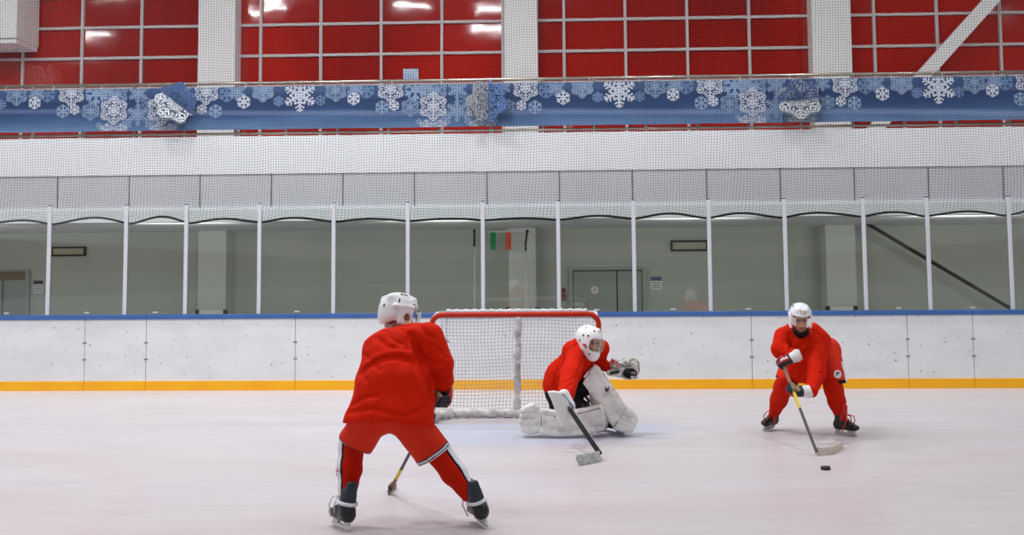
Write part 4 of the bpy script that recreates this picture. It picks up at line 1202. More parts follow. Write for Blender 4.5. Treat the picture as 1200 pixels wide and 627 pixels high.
def helmet(parent, c, R, number=False):
    S = Sdf((-0.14, -0.17, -0.13), (0.14, 0.16, 0.17), 0.0045, c, R)
    S.ell((0, -0.006, 0.032), (0.112, 0.145, 0.116), k=0)
    S.ell((0, -0.06, -0.012), (0.098, 0.09, 0.095), k=0.03)
    for s in (-1, 1):
        S.box((s * 0.098, 0.0, -0.045), (0.013, 0.055, 0.055), rnd=0.012, k=0.02)
        S.cap((s * 0.05, -0.11, 0.085), (s * 0.045, 0.08, 0.112), 0.018, 0.014, 0.035)
        S.cap((s * 0.103, -0.09, 0.02), (s * 0.104, 0.08, 0.04), 0.012, 0.012, 0.02)
    S.ell((0, -0.085, -0.05), (0.082, 0.055, 0.06), k=0.03)
    S.ell((0, -0.002, 0.01), (0.097, 0.128, 0.112), k=0.004, mi=None, cut=True)
    S.ell((0, -0.055, -0.05), (0.082, 0.07, 0.09), k=0.004, mi=None, cut=True)
    S.box((0, 0.147, -0.055), (0.15, 0.088, 0.108), rnd=0.02, k=0.008, mi=None, cut=True)
    for s in (-1, 1):
        S.ell((s * 0.1, 0.012, -0.045), (0.035, 0.026, 0.032), k=0.006, mi=None, cut=True)
    S.plane((0, -0.02, -0.108), (0, 0.12, -1))
    rnd_ = [(0.07, -0.02, 0.112), (0.09, -0.06, 0.055), (0.1, 0.055, 0.062)]
    for s in (-1, 1):
        for i, p in enumerate(rnd_):
            q = np.array(p) * (s, 1, 1); n = unit(q - np.array((0, -0.006, 0.032)))
            m = np.array((0, -0.006, 0.032)) + n / np.sqrt((n[0] / .112) ** 2 + (n[1] / .145) ** 2 + (n[2] / .116) ** 2)
            S.box(m, ((0.005, 0.03, 0.006), (0.006, 0.004, 0.022), (0.006, 0.012, 0.005))[i], None, 0.002, 0, mi=1)
    for x in (-0.04, 0.04): S.ell((x, -0.146, 0.02), (0.008, 0.006, 0.012), k=0, mi=1)
    for x in (-0.03, 0.03): S.ell((x, 0.137, 0.052), (0.005, 0.006, 0.004), k=0, mi=1)
    o = S.mesh('helmet', ['helmet', 'black'], parent, smooth_iter=1)
    w = lambda p: c + R @ np.asarray(p, float)
    bm = bmesh.new()
    N, M = 16, 6
    g = [[bm.verts.new(V(w((0.117 * sin(a), 0.012 + 0.150 * cos(a), 0.05 - 0.105 * j / M * (1 - 0.25 * abs(a) / 1.2))))) for j in range(M + 1)] for a in np.linspace(-1.2, 1.2, N + 1)]
    for i in range(N):
        for j in range(M):
            f = bm.faces.new((g[i][j], g[i + 1][j], g[i + 1][j + 1], g[i][j + 1])); f.smooth = True
    obj('visor', bm, 'visor', o)
    bm = bmesh.new()
    for s in (-1, 1):
        tube(bm, [w((s * 0.1, 0.03, -0.085)), w((s * 0.078, 0.055, -0.115)), w((s * 0.03, 0.08, -0.128)), w((0, 0.085, -0.13))], 0.005, 6)
    obj('chin_strap', bm, 'black', o, True)
    if number:
        bm = bmesh.new()
        def seg(pts):
            q = []
            for x, z in pts:
                y = 0.145 * math.sqrt(max(0.02, 1 - (x / .112) ** 2 - ((z - 0.032) / .116) ** 2)) - 0.006 + 0.006
                q.append(w((x, y, z)))
            tube(bm, q, 0.0032, 5)
        # seen from the front, local -x is on the viewer's right
        seg([(0.030, 0.112), (0.020, 0.113), (0.010, 0.113), (0.014, 0.102), (0.019, 0.09)])
        seg([(-0.006, 0.110), (-0.014, 0.113), (-0.022, 0.110), (-0.021, 0.103), (-0.013, 0.097), (-0.006, 0.09), (-0.014, 0.089), (-0.024, 0.09)])
        seg([(0.052, 0.108), (0.044, 0.098)]); seg([(-0.046, 0.108), (-0.038, 0.098)])
        obj('number', bm, 'pad_red', o)
    return o

def glove(parent, c, R, th, mats=('navy', 'glove_red', 'glove_white', 'glove_white', 'palm')):
    """padded hockey glove closed on a shaft that runs along local x; back of the hand is +z"""
    S = Sdf((-0.11, -0.17, -0.11), (0.11, 0.13, 0.085), 0.005, c, R)
    S.cap((0, -0.06, 0.0), (0, -0.125, 0.004), 0.05, 0.062, 0.015, side=(1, 0, 0), asp=1.12, mi=3)
    S.cap((0, -0.058, 0.0), (0, -0.07, 0.0), 0.05, 0.05, 0.008, side=(1, 0, 0), asp=1.15, mi=0)
    S.box((0, -0.012, -0.004), (0.052, 0.055, 0.032), rnd=0.022, k=0.015, mi=0)
    S.box((0, -0.03, 0.022), (0.048, 0.022, 0.018), rnd=0.014, k=0.006, mi=1)
    S.box((0, 0.016, 0.024), (0.05, 0.018, 0.016), rnd=0.012, k=0.004, mi=1)
    S.box((0.018 * -th, -0.006, 0.03), (0.012, 0.05, 0.014), rnd=0.01, k=0.002, mi=2)
    S.ell((0, -0.01, -0.034), (0.042, 0.045, 0.014), k=0.004, mi=4)
    for i in range(4):
        x = -0.039 + 0.026 * i; q = (0.9, 1.0, 0.97, 0.82)[i if th < 0 else 3 - i]
        S.cap((x, 0.04, 0.012), (x, 0.04 + 0.042 * q, -0.014), 0.0165, 0.016, 0.003, mi=1 if i % 2 else 0)
        S.cap((x, 0.04 + 0.042 * q, -0.014), (x, 0.055, -0.056 - 0.004 * q), 0.0155, 0.0145, 0.003, mi=0)
        S.cap((x, 0.055, -0.056 - 0.004 * q), (x, 0.018, -0.06), 0.0145, 0.0125, 0.003, mi=4)
    S.cap((th * 0.045, -0.03, -0.012), (th * 0.068, 0.02, -0.03), 0.021, 0.018, 0.01, mi=0)
    S.cap((th * 0.068, 0.02, -0.03), (th * 0.04, 0.05, -0.052), 0.018, 0.014, 0.004, mi=1)
    S.crease([(-0.06, -0.055, 0.04), (0.06, -0.055, 0.04)], 0.006, 0.006)
    return S.mesh('glove', list(mats), parent)

def sock(parent, kn, an, lateral, strip=True, r0=0.088, r1=0.06, seed=1, strip_mats=('white_cloth', 'black_cloth'), frontdir=None):
    kn = np.asarray(kn); an = np.asarray(an)
    S = Sdf(*bounds([kn, an], 0.13), 0.0065)
    ax = unit(an - kn); up = kn - ax * 0.07
    f = unit(np.cross(ax, np.cross(np.array([0, 1.0, 0.0]) if frontdir is None else frontdir, ax)))
    mid = kn + (an - kn) * 0.4
    S.cap(up, kn, r0, r0, 0.02); S.cap(kn, mid, r0, r0 * 0.93, 0.03); S.cap(mid, an - ax * 0.06, r0 * 0.93, r1, 0.03)
    S.cap(kn + f * 0.03, mid + f * 0.02, 0.07, 0.065, 0.03)
    S.ripple(0.0022, 40, seed, (0.4, 0.4, 1.6))
    S.plane(an - ax * 0.065, ax)
    lat = unit(np.asarray(lateral, float) - ax * (np.asarray(lateral) @ ax))
    def mf(cen, nor, lab):
        rel = cen - kn
        rad = rel - (rel @ ax)[:, None] * ax
        rad /= np.maximum(np.linalg.norm(rad, axis=1), 1e-6)[:, None]
        d = rad @ lat
        if not strip: return np.zeros(len(cen))
        return np.where(d > 0.78, 1, np.where(d > 0.64, 2, 0))
    return S.mesh('sock', ['sock', *strip_mats], parent, mf)

def stick(name, label, T, H, blade_pts, blade_mat, segs, bh=0.034, grip=0.16, side=None):
    """shaft from butt T to heel H, bands given as fractions of its length, then a curved blade standing on the ice"""
    T, H = np.asarray(T, float), np.asarray(H, float)
    d = unit(H - T)
    sv = np.cross(d, (0, 1, 0)) if side is None else side
    bm = bmesh.new(); tube(bm, [T, H], 0, flat=(0.0105, 0.0155, sv))
    o = obj(name, bm, 'shaft'); tag(o, label, 'hockey stick')
    for a, b, m, nm in segs:
        bm = bmesh.new(); tube(bm, [T + (H - T) * a, T + (H - T) * b], 0, flat=(0.0120, 0.0170, sv)); obj(nm, bm, m, o)
    bm = bmesh.new(); box(bm, T - d * 0.006, (0.017, 0.017, 0.014), frame(d, (0, 0, 1) if abs(d[2]) < .9 else (0, 1, 0)), bevel=0.004); obj('butt_end', bm, 'black', o)
    bp = [np.asarray(p, float) for p in blade_pts]
    bm = bmesh.new()
    fine = []
    n = 14
    for i in range(n + 1):                      # quadratic through the three points
        t = i / n
        fine.append(bp[0] * (1 - t) ** 2 + bp[1] * 2 * t * (1 - t) + bp[2] * t ** 2)
    rings = []
    for i, p in enumerate(fine):
        tg = unit(fine[min(i + 1, n)] - fine[max(i - 1, 0)]); nr = unit(np.cross(tg, (0, 0, 1)))
        e = 1 - max(0, (i / n - 0.85) / 0.15) ** 2 * 0.35
        z0, z1 = 0.004, 0.004 + bh * 2 * e
        rings.append([bm.verts.new(V(np.array([p[0], p[1], 0]) + nr * a * 0.005 + np.array([0, 0, z]))) for a, z in ((-1, z0), (1, z0), (1, z1), (-1, z1))])
    for i in range(n):
        for k in range(4):
            bm.faces.new((rings[i][k], rings[i][(k + 1) % 4], rings[i + 1][(k + 1) % 4], rings[i + 1][k]))
    bm.faces.new(rings[0][::-1]); bm.faces.new(rings[-1])
    b0 = (V(fine[0]) + V(fine[1])) / 2
    tube(bm, [H - d * 0.03, H, (b0.x, b0.y, bh * 1.0)], 0, flat=(0.0085, 0.0145, sv))
    obj('blade', bm, blade_mat, o)
    return o

def on_line(A, B, py):
    """point of the 3D segment A-B that is seen at image row py"""
    lo, hi = 0.0, 1.0
    for _ in range(50):
        m = (lo + hi) / 2
        if proj(A + (B - A) * m)[1] < py: lo = m
        else: hi = m
    return A + (B - A) * lo

# ------------------------------------------------------------------ skater seen from behind
def skater_back():
    hR = frame((0.80, 0.55, -0.26), (-0.12, 0.12, 1))
    T, H = P(519, 458, 8.16), ICE(457.5, 574, 0.03)
    mid = T + (H - T) * 0.26
    J = dict(pelvis=P(462, 484, 8.0), chest=P(470, 418, 8.2), neck=P(476, 388, 8.34), head=P(467.5, 369.5, 8.42),
             shL=P(444, 402, 8.3), shR=P(505, 398, 8.26), elR=P(517, 430, 8.18), haR=on_line(T, H, 463), elL=P(470, 448, 8.46), haL=mid,
             hipL=P(438, 488, 8.0), hipR=P(485, 490, 8.0), knL=P(412, 522, 8.2), knR=P(514, 530, 8.2),
             anL=ICE(405, 621) + np.array([0, 0.01, 0.145]), anR=P(559.5, 591, 8.1), toeL=None, toeR=None)
    fL, fR = np.array([-0.55, 0.83, 0.0]), np.array([-0.35, 0.93, 0.0])
    J['toeL'] = J['anL'] + fL * 0.12 + np.array([0, 0, -0.06]); J['toeR'] = J['anR'] + fR * 0.12 + np.array([0.03, 0, -0.06])
    sd = unit(H - T)
    zb = np.array([0.55, 0.78, 0.12]); zb = unit(zb - sd * (zb @ sd))
    yb = np.cross(zb, sd)
    xb = sd if yb[2] < 0 else -sd
    gR = np.stack([xb, np.cross(zb, xb), zb], 1) * 1.0
    cR = J['haR'] - gR @ np.array([0, 0.035, -0.03])
    G2 = np.stack([sd, unit(np.cross(np.cross(sd, (0.6, 0.1, -0.7)), sd)), np.zeros(3)], 1); G2[:, 2] = np.cross(G2[:, 0], G2[:, 1])
    cL = J['haL'] - G2 @ np.array([0, 0.035, -0.03])
    J['haR'] = cR - gR[:, 1] * 0.05; J['haL'] = cL - G2[:, 1] * 0.05
    o = body('person', 'skater in red seen from behind, crouching wide with white helmet in front of the goal', J, hR, [(cR, gR, -1), (cL, G2, 1)])
    helmet(o, J['head'] + hR @ np.array([0, 0, 0.012]), hR)
    glove(o, cR + np.array([0.012, -0.03, 0.0]), gR * 1.2, -1, ('navy', 'glove_red', 'palm', 'glove_red', 'palm')); glove(o, cL, G2, 1, ('navy', 'glove_red', 'glove_white', 'glove_red', 'palm'))
    # jersey
    S = Sdf(*bounds([P(398, 372, 8.05), P(536, 505, 8.6), P(398, 505, 7.7)], 0.06), 0.0075)
    X = (1, 0, 0)
    S.cap(P(454, 411, 8.25), P(496, 398, 8.25), 0.108, 0.115, 0.04)
    S.cap(P(476, 391, 8.33), P(484, 392, 8.3), 0.075, 0.075, 0.06)
    S.cap(P(462, 412, 8.24), P(463, 450, 8.09), 0.165, 0.168, 0.05, side=X, asp=1.34)
    S.cap(P(462, 450, 8.09), P(457, 502, 7.99), 0.165, 0.182, 0.05, side=X, asp=1.60)
    S.cap(P(440, 421, 8.28), P(438, 436, 8.36), 0.075, 0.075, 0.04)
    S.cap(P(456, 418, 8.15), P(459, 490, 7.93), 0.10, 0.12, 0.05, side=X, asp=1.55)
    S.cap(P(448, 480, 8.0), P(425, 500, 8.0), 0.11, 0.12, 0.06)
    n = unit(np.array([-0.05, -0.20, -1]))
    S.plane(P(460, 496.5, 7.85), n)
    S.cap(P(501, 397, 8.22), P(515, 428, 8.16), 0.115, 0.098, 0.012)
    S.cap(P(515, 428, 8.16), P(519, 446, 8.17), 0.096, 0.078, 0.02)
    S.cap(P(519, 444, 8.17), cR - gR[:, 1] * 0.12, 0.075, 0.066, 0.02)
    # folds
    S.ripple(0.0035, 16, 3, (1, 1, 0.7))
    for pix, A, w in (([(423, 436), (436, 426), (450, 420), (468, 419), (484, 424), (494, 440), (504, 462)], 0.020, 0.022),
                      ([(428, 428), (440, 419), (464, 412), (482, 416)], -0.014, 0.022),
                      ([(482, 392), (486, 404), (491, 418), (497, 434), (503, 452), (506, 470)], 0.060, 0.020),
                      ([(440, 395), (452, 404), (466, 410)], 0.016, 0.016), ([(452, 388), (460, 398), (472, 404)], 0.012, 0.014), ([(472, 386), (477, 398), (479, 412)], 0.018, 0.014), ([(492, 382), (500, 392), (512, 398)], 0.014, 0.014),
                      ([(499, 420), (510, 428), (523, 424)], 0.014, 0.014), ([(505, 439), (514, 444), (527, 440)], 0.012, 0.013),
                      ([(410, 483), (436, 479), (468, 487)], 0.012, 0.018), ([(424, 440), (432, 449), (434, 466)], 0.014, 0.018), ([(503, 474), (490, 482), (470, 489)], 0.014, 0.016),
                      ([(414, 474), (428, 466), (444, 464)], 0.012, 0.016), ([(426, 415), (436, 424), (446, 436)], 0.012, 0.016), ([(508, 404), (516, 414), (526, 420)], 0.010, 0.014)):
        S.fold(pix, A, w)
    S.ripple(0.0028, 42, 9, (1.2, 1, 0.4)); S.ripple(0.0016, 80, 10, (1, 1, 0.5))
    S.mesh('jersey', 'jersey', o)
    # padded shell pants with striped hem
    S = Sdf(*bounds([P(392, 470, 7.7), P(530, 556, 8.6), P(392, 556, 7.7)], 0.05), 0.0075)
    kL, kR = P(411, 527, 8.2), P(511, 536, 8.2)
    S.ell(P(460, 487, 8.04), (0.27, 0.17, 0.12), k=0.04)
    S.cap(P(434, 496, 8.02), kL, 0.118, 0.125, 0.05); S.cap(P(484, 500, 8.02), kR, 0.128, 0.128, 0.045)
    aL, aR = unit(kL - P(434, 490, 8.0)), unit(kR - P(484, 492, 8.0))
    hL, hR_ = P(416, 520, 8.12), P(510, 535, 8.1)
    nL = unit(np.array([0.30, 0.15, -1.0]) * (-1, 1, 1)); nR = unit(np.array([0.55, 0.15, -0.85]))
    # only near their own leg: cut with tilted boxes
    for hc, nn in ((P(412, 521, 8.14), unit(np.array([-0.52, 0.1, -1]))), (P(510, 535, 8.14), unit(np.array([0.62, 0.1, -0.95])))):
        F = frame((0, 1, 0), -nn)
        S.box(hc + nn * 0.2, (0.22, 0.3, 0.2), F, 0.005, 0.006, cut=True)
    S.cap(P(453, 524, 8.0), P(453, 560, 8.0), 0.075, 0.13, 0.02, cut=True) if False else None
    S.ripple(0.004, 15, 21); S.ripple(0.002, 36, 22)
    S.crease([P(466, 490, 7.9), P(466, 512, 7.95)], 0.012, 0.02)
    S.crease([P(476, 498, 7.85), P(492, 500, 7.83), P(508, 490, 7.9)], 0.016, 0.016)
    cuts = ((P(412, 521, 8.14), unit(np.array([-0.52, 0.1, -1]))), (P(510, 535, 8.14), unit(np.array([0.62, 0.1, -0.95]))))
    xm = P(455, 510, 8.0)[0]
    def mf(cen, nor, lab):
        out = np.zeros(len(cen))
        for i, (hc, nn) in enumerate(cuts):
            d = -((cen - hc) @ nn)
            m = (cen[:, 0] < xm) if i == 0 else (cen[:, 0] > xm)
            lo = 0.012 if i else 0.006
            out = np.where(m & (d < 0.042 if i else m & (d < 0.02)), np.where((d < 0.012) | ((d > 0.02) & (d < 0.031) & bool(i)), 1, np.where(d < 0.042, 2, 0)), out)
        return out
    pt = S.mesh('pants', ['pants', 'white_cloth', 'navy'], o, mf)
    for s, lat in (('L', (-1, -0.35, 0)), ('R', (1, -0.15, 0.2))):
        k0 = J['kn' + s]
        sk = sock(o, k0, J['an' + s], lat, seed=4 if s == 'L' else 7, frontdir=np.array([-0.2, 1, 0.0]))
        if s == 'L':
            bm = bmesh.new()
            c = P(396.5, 549, 8.0)
            star = [(0.032 * (1 if i % 2 == 0 else 0.42) * sin(i * pi / 5), 0.032 * (1 if i % 2 == 0 else 0.42) * cos(i * pi / 5)) for i in range(10)]
            q = k0 + (J['anL'] - k0) * 0.42
            dirn = unit(np.array([-0.8, -0.62, 0])); tt = unit(np.cross((0, 0, 1), dirn))
            prism(bm, star, q + dirn * 0.084, tt, (0, 0, 1), dirn, 0.004)
            obj('star_emblem', bm, 'pad_red', sk)
    skate(o, J['anL'], fL, unit(J['knL'] - J['anL'] + np.array([0, 0, 0.4])), 'lace', True, loops=4)
    skate(o, J['anR'], fR, unit(J['knR'] - J['anR'] + np.array([0, 0, 0.35])), 'lace', True, loops=4)
    heel = H
    b0 = ICE(455.5, 580.5)
    st = stick('hockey_stick', 'dark hockey stick with yellow band held by the skater seen from behind', T + (H - T) / np.linalg.norm(H - T) * 0.02, H,
               [b0, b0 + np.array([-0.005, 0.12, 0]), b0 + np.array([0.015, 0.28, 0])], 'wood',
               [(0.0, 0.1, 'lace', 'grip_tape'), (0.76, 0.86, 'yellow_tape', 'yellow_band'), (0.86, 0.97, 'wood', 'wood_band')])
skater_back()

# ------------------------------------------------------------------ skater with the puck
def skater_front():
    hR = frame((-0.04, -0.93, -0.34), (0.02, 0, 1))
    H = ICE(957, 530, 0.035); T = P(911.5, 411, 12.45)
    J = dict(pelvis=P(954, 410, 12.98), chest=P(944, 404, 12.62), neck=P(940, 393, 12.45), head=P(938, 373.5, 12.33),
             shL=P(919, 394, 12.5), shR=P(960, 398, 12.5), elL=P(914, 410, 12.42), haL=on_line(T, H, 426), elR=P(957, 437, 12.22), haR=on_line(T, H, 456),
             hipL=P(940, 410, 13.0), hipR=P(969, 410, 13.0), knL=P(917.5, 455, 12.72), knR=P(977, 456, 12.7),
             anL=ICE(904, 505) + np.array([0, 0.0, 0.142]), anR=ICE(993, 511) + np.array([0, 0.02, 0.142]))
    J['anL'] = J['anL'] + np.array([0.03, 0.06, 0]); J['anR'] = J['anR'] + np.array([-0.03, 0.08, 0])
    fL, fR = np.array([-0.55, -0.83, 0.0]), np.array([0.6, -0.80, 0.0])
    J['toeL'] = J['anL'] + fL * 0.12 + np.array([0, 0, -0.06]); J['toeR'] = J['anR'] + fR * 0.12 + np.array([0, 0, -0.06])
    sd = unit(H - T)
    def gr(ax, along):
        G = np.stack([ax, unit(np.cross(np.cross(ax, along), ax)), np.zeros(3)], 1); G[:, 2] = np.cross(G[:, 0], G[:, 1]); return G
    # top hand: forearm comes down towards the camera from the elbow; low hand reaches across
    gL = gr(-sd, (-0.45, -0.6, -0.65)); gR = gr(sd, (-0.85, -0.45, -0.25))
    cL = J['haL'] - gL @ np.array([0, 0.035, -0.03]); cR = J['haR'] - gR @ np.array([0, 0.035, -0.03])
    J['haL'] = cL - gL[:, 1] * 0.05; J['haR'] = cR - gR[:, 1] * 0.05
    eL, eR = cL - gL[:, 1] * 0.122, cR - gR[:, 1] * 0.165
    J['wrL'], J['wrR'] = eL, eR
    o = body('person', 'skater in red facing us, leaning over a stick and puck, white helmet', J, hR, [(cL, gL, 1), (cR, gR, -1)], h=0.005)
    helmet(o, J['head'] + hR @ np.array([0, 0, 0.012]), hR, number=True)
    glove(o, cL, gL, 1); glove(o, cR, gR, -1)
    # dark undershirt collar
    S = Sdf(*bounds([J['neck'], P(938, 395, 12.3)], 0.14), 0.006)
    S.cap(J['neck'] + np.array([0, 0.02, 0.0]), P(938.5, 386, 12.38), 0.08, 0.066, 0.02, side=(1, 0, 0), asp=1.1)
    S.plane(P(938.5, 387, 12.38), (0, -0.5, 1))
    S.mesh('undershirt', 'black_cloth', o)
    # jersey
    S = Sdf(*bounds([P(898, 374, 11.75), P(985, 470, 13.2), P(898, 470, 11.75)], 0.06), 0.0068)
    X = (1, 0, 0)
    S.cap(P(920, 396, 12.52), P(960, 400, 12.54), 0.108, 0.115, 0.05)
    S.cap(P(928, 387, 12.52), P(953, 388, 12.54), 0.08, 0.085, 0.05)
    S.cap(P(943, 402, 12.55), P(950, 410, 12.95), 0.17, 0.16, 0.06, side=X, asp=1.25)
    S.cap(P(942, 404, 12.5), P(941, 436, 12.66), 0.14, 0.12, 0.06, side=X, asp=1.35)
    S.cap(P(952, 412, 12.56), P(956, 440, 12.66), 0.13, 0.11, 0.05)
    S.cap(P(918.5, 394, 12.5), P(914.5, 411, 12.4), 0.10, 0.085, 0.03)
    S.cap(P(913.5, 409, 12.4), eL, 0.085, 0.05, 0.015)
    S.cap(P(960, 400, 12.52), P(956, 437, 12.22), 0.108, 0.09, 0.03)
    S.cap(P(956, 437, 12.22), eR, 0.088, 0.062, 0.02)
    # neck opening
    S.cap(P(939, 372, 12.3), P(939.5, 389, 12.36), 0.07, 0.066, 0.012, cut=True)
    S.cap(P(939, 384, 12.24), P(938.5, 391, 12.28), 0.045, 0.03, 0.01, cut=True)
    S.ripple(0.0035, 18, 5, (1, 1, 0.8))
    for pix, A, w in (([(957, 388), (953, 400), (944, 412), (932, 424)], 0.016, 0.014), ([(948, 396), (938, 406), (927, 414)], 0.012, 0.013), ([(925, 392), (927, 402), (925, 414)], 0.024, 0.014),
                      ([(951, 408), (946, 422), (940, 436), (936, 446)], 0.024, 0.014), ([(966, 396), (968, 412), (966, 430), (962, 446)], 0.022, 0.014), ([(950, 428), (956, 436), (964, 438)], 0.012, 0.011),
                      ([(944, 440), (950, 446), (957, 446)], 0.010, 0.010), ([(910, 404), (916, 409), (922, 408)], 0.010, 0.010), ([(946, 380), (954, 390), (964, 394)], 0.012, 0.012), ([(930, 396), (934, 410), (930, 424)], 0.010, 0.014)):
        S.fold(pix, A, w)
    S.ripple(0.003, 44, 6, (1.2, 1, 0.5)); S.ripple(0.0015, 85, 8)
    S.mesh('jersey', 'jersey', o)
    # pants
    S = Sdf(*bounds([P(905, 385, 12.5), P(995, 466, 13.3), P(905, 466, 12.5)], 0.06), 0.0065)
    kL, kR = J['knL'], J['knR']
    S.ell(P(955, 412, 13.0), (0.26, 0.2, 0.17), k=0.04)
    S.cap(P(938, 412, 12.98), kL, 0.145, 0.115, 0.05); S.cap(P(968, 410, 12.98), P(978, 452, 12.75), 0.15, 0.13, 0.04)
    cuts = ((P(921, 448, 12.75), unit(np.array([-0.45, -0.25, -1]))), (P(977, 449, 12.72), unit(np.array([0.10, -0.2, -1]))))
    for hc, nn in cuts:
        S.box(hc + nn * 0.15, (0.2, 0.3, 0.15), frame((0, 1, 0), -nn), 0.005, 0.006, cut=True)
    S.ripple(0.004, 16, 31); S.ripple(0.002, 38, 32)
    xm = P(950, 420, 12.9)[0]; hx = P(978, 440, 12.75)
    def mf(cen, nor, lab):
        out = np.zeros(len(cen))
        for i, (hc, nn) in enumerate(cuts):
            d = -((cen - hc) @ nn); m = (cen[:, 0] < xm) if i == 0 else (cen[:, 0] > xm)
            out = np.where(m & (d < 0.02), 2, out)
        side = (nor[:, 0] > 0.72) & (cen[:, 2] < P(978, 424, 12.75)[2]) & (cen[:, 0] > xm)
        return np.where(side, 1, out)
    pt = S.mesh('pants', ['pants', 'white_cloth', 'black_cloth'], o, mf)
    # round white patch
    c = P(981.5, 438.5, 12.61); n = unit(np.array([0.30, -1, 0.1])); t1 = unit(np.cross((0, 0, 1), n)); t2 = np.cross(n, t1)
    bm = bmesh.new()
    prism(bm, [(0.042 * cos(a), 0.042 * sin(a)) for a in np.linspace(0, 2 * pi, 21)[:-1]], c + n * 0.002, t1, t2, n, 0.006)
    prism(bm, [(0.022 * cos(a), 0.022 * sin(a)) for a in np.linspace(0.3, 4.2, 10)] + [(0.009 * cos(a), 0.009 * sin(a)) for a in np.linspace(4.2, 0.3, 10)], c + n * 0.008, t1, t2, n, 0.002, mi=1)
    obj('round_patch', bm, ['white_cloth', 'black_cloth'], pt)
    for s, lat in (('L', (-1, 0.2, 0)), ('R', (1, 0.3, 0))):
        sock(o, J['kn' + s], J['an' + s], lat, strip=False, r0=0.096, r1=0.06, seed=14 if s == 'L' else 17, frontdir=np.array([0, -1.0, 0]))
    skate(o, J['anL'], fL, unit(J['knL'] - J['anL'] + np.array([0, 0, 0.4])), 'red_lace', False, 'red_lace', loops=3)
    skate(o, J['anR'], fR, unit(J['knR'] - J['anR'] + np.array([0, 0, 0.4])), 'red_lace', False, 'red_lace', loops=5)
    b0, b1_, b2 = ICE(956, 533.5), ICE(977, 536), ICE(987, 524.5)
    stick('hockey_stick', 'hockey stick with pale taped blade held by the skater with the puck', T, H, [b0, b1_, b2], 'tape',
          [(0.0, 0.40, 'wood', 'brown_grip'), (0.42, 0.60, 'yellow_tape', 'yellow_band')])
    c = ICE(967.5, 550.5)
    bm = bmesh.new(); bmesh.ops.create_cone(bm, cap_ends=True, segments=40, radius1=0.041, radius2=0.041, depth=0.028)
    bmesh.ops.bevel(bm, geom=[e for e in bm.edges if len(e.link_faces) == 2 and abs(e.verts[0].co.z - e.verts[1].co.z) < 1e-5], offset=0.004, segments=2, affect='EDGES')
    bmesh.ops.translate(bm, verts=bm.verts, vec=V((c[0], c[1], 0.0145)))
    tag(obj('hockey_puck', bm, 'rubber', None, True), 'black rubber puck on the ice in front of the pale stick blade', 'puck')
skater_front()

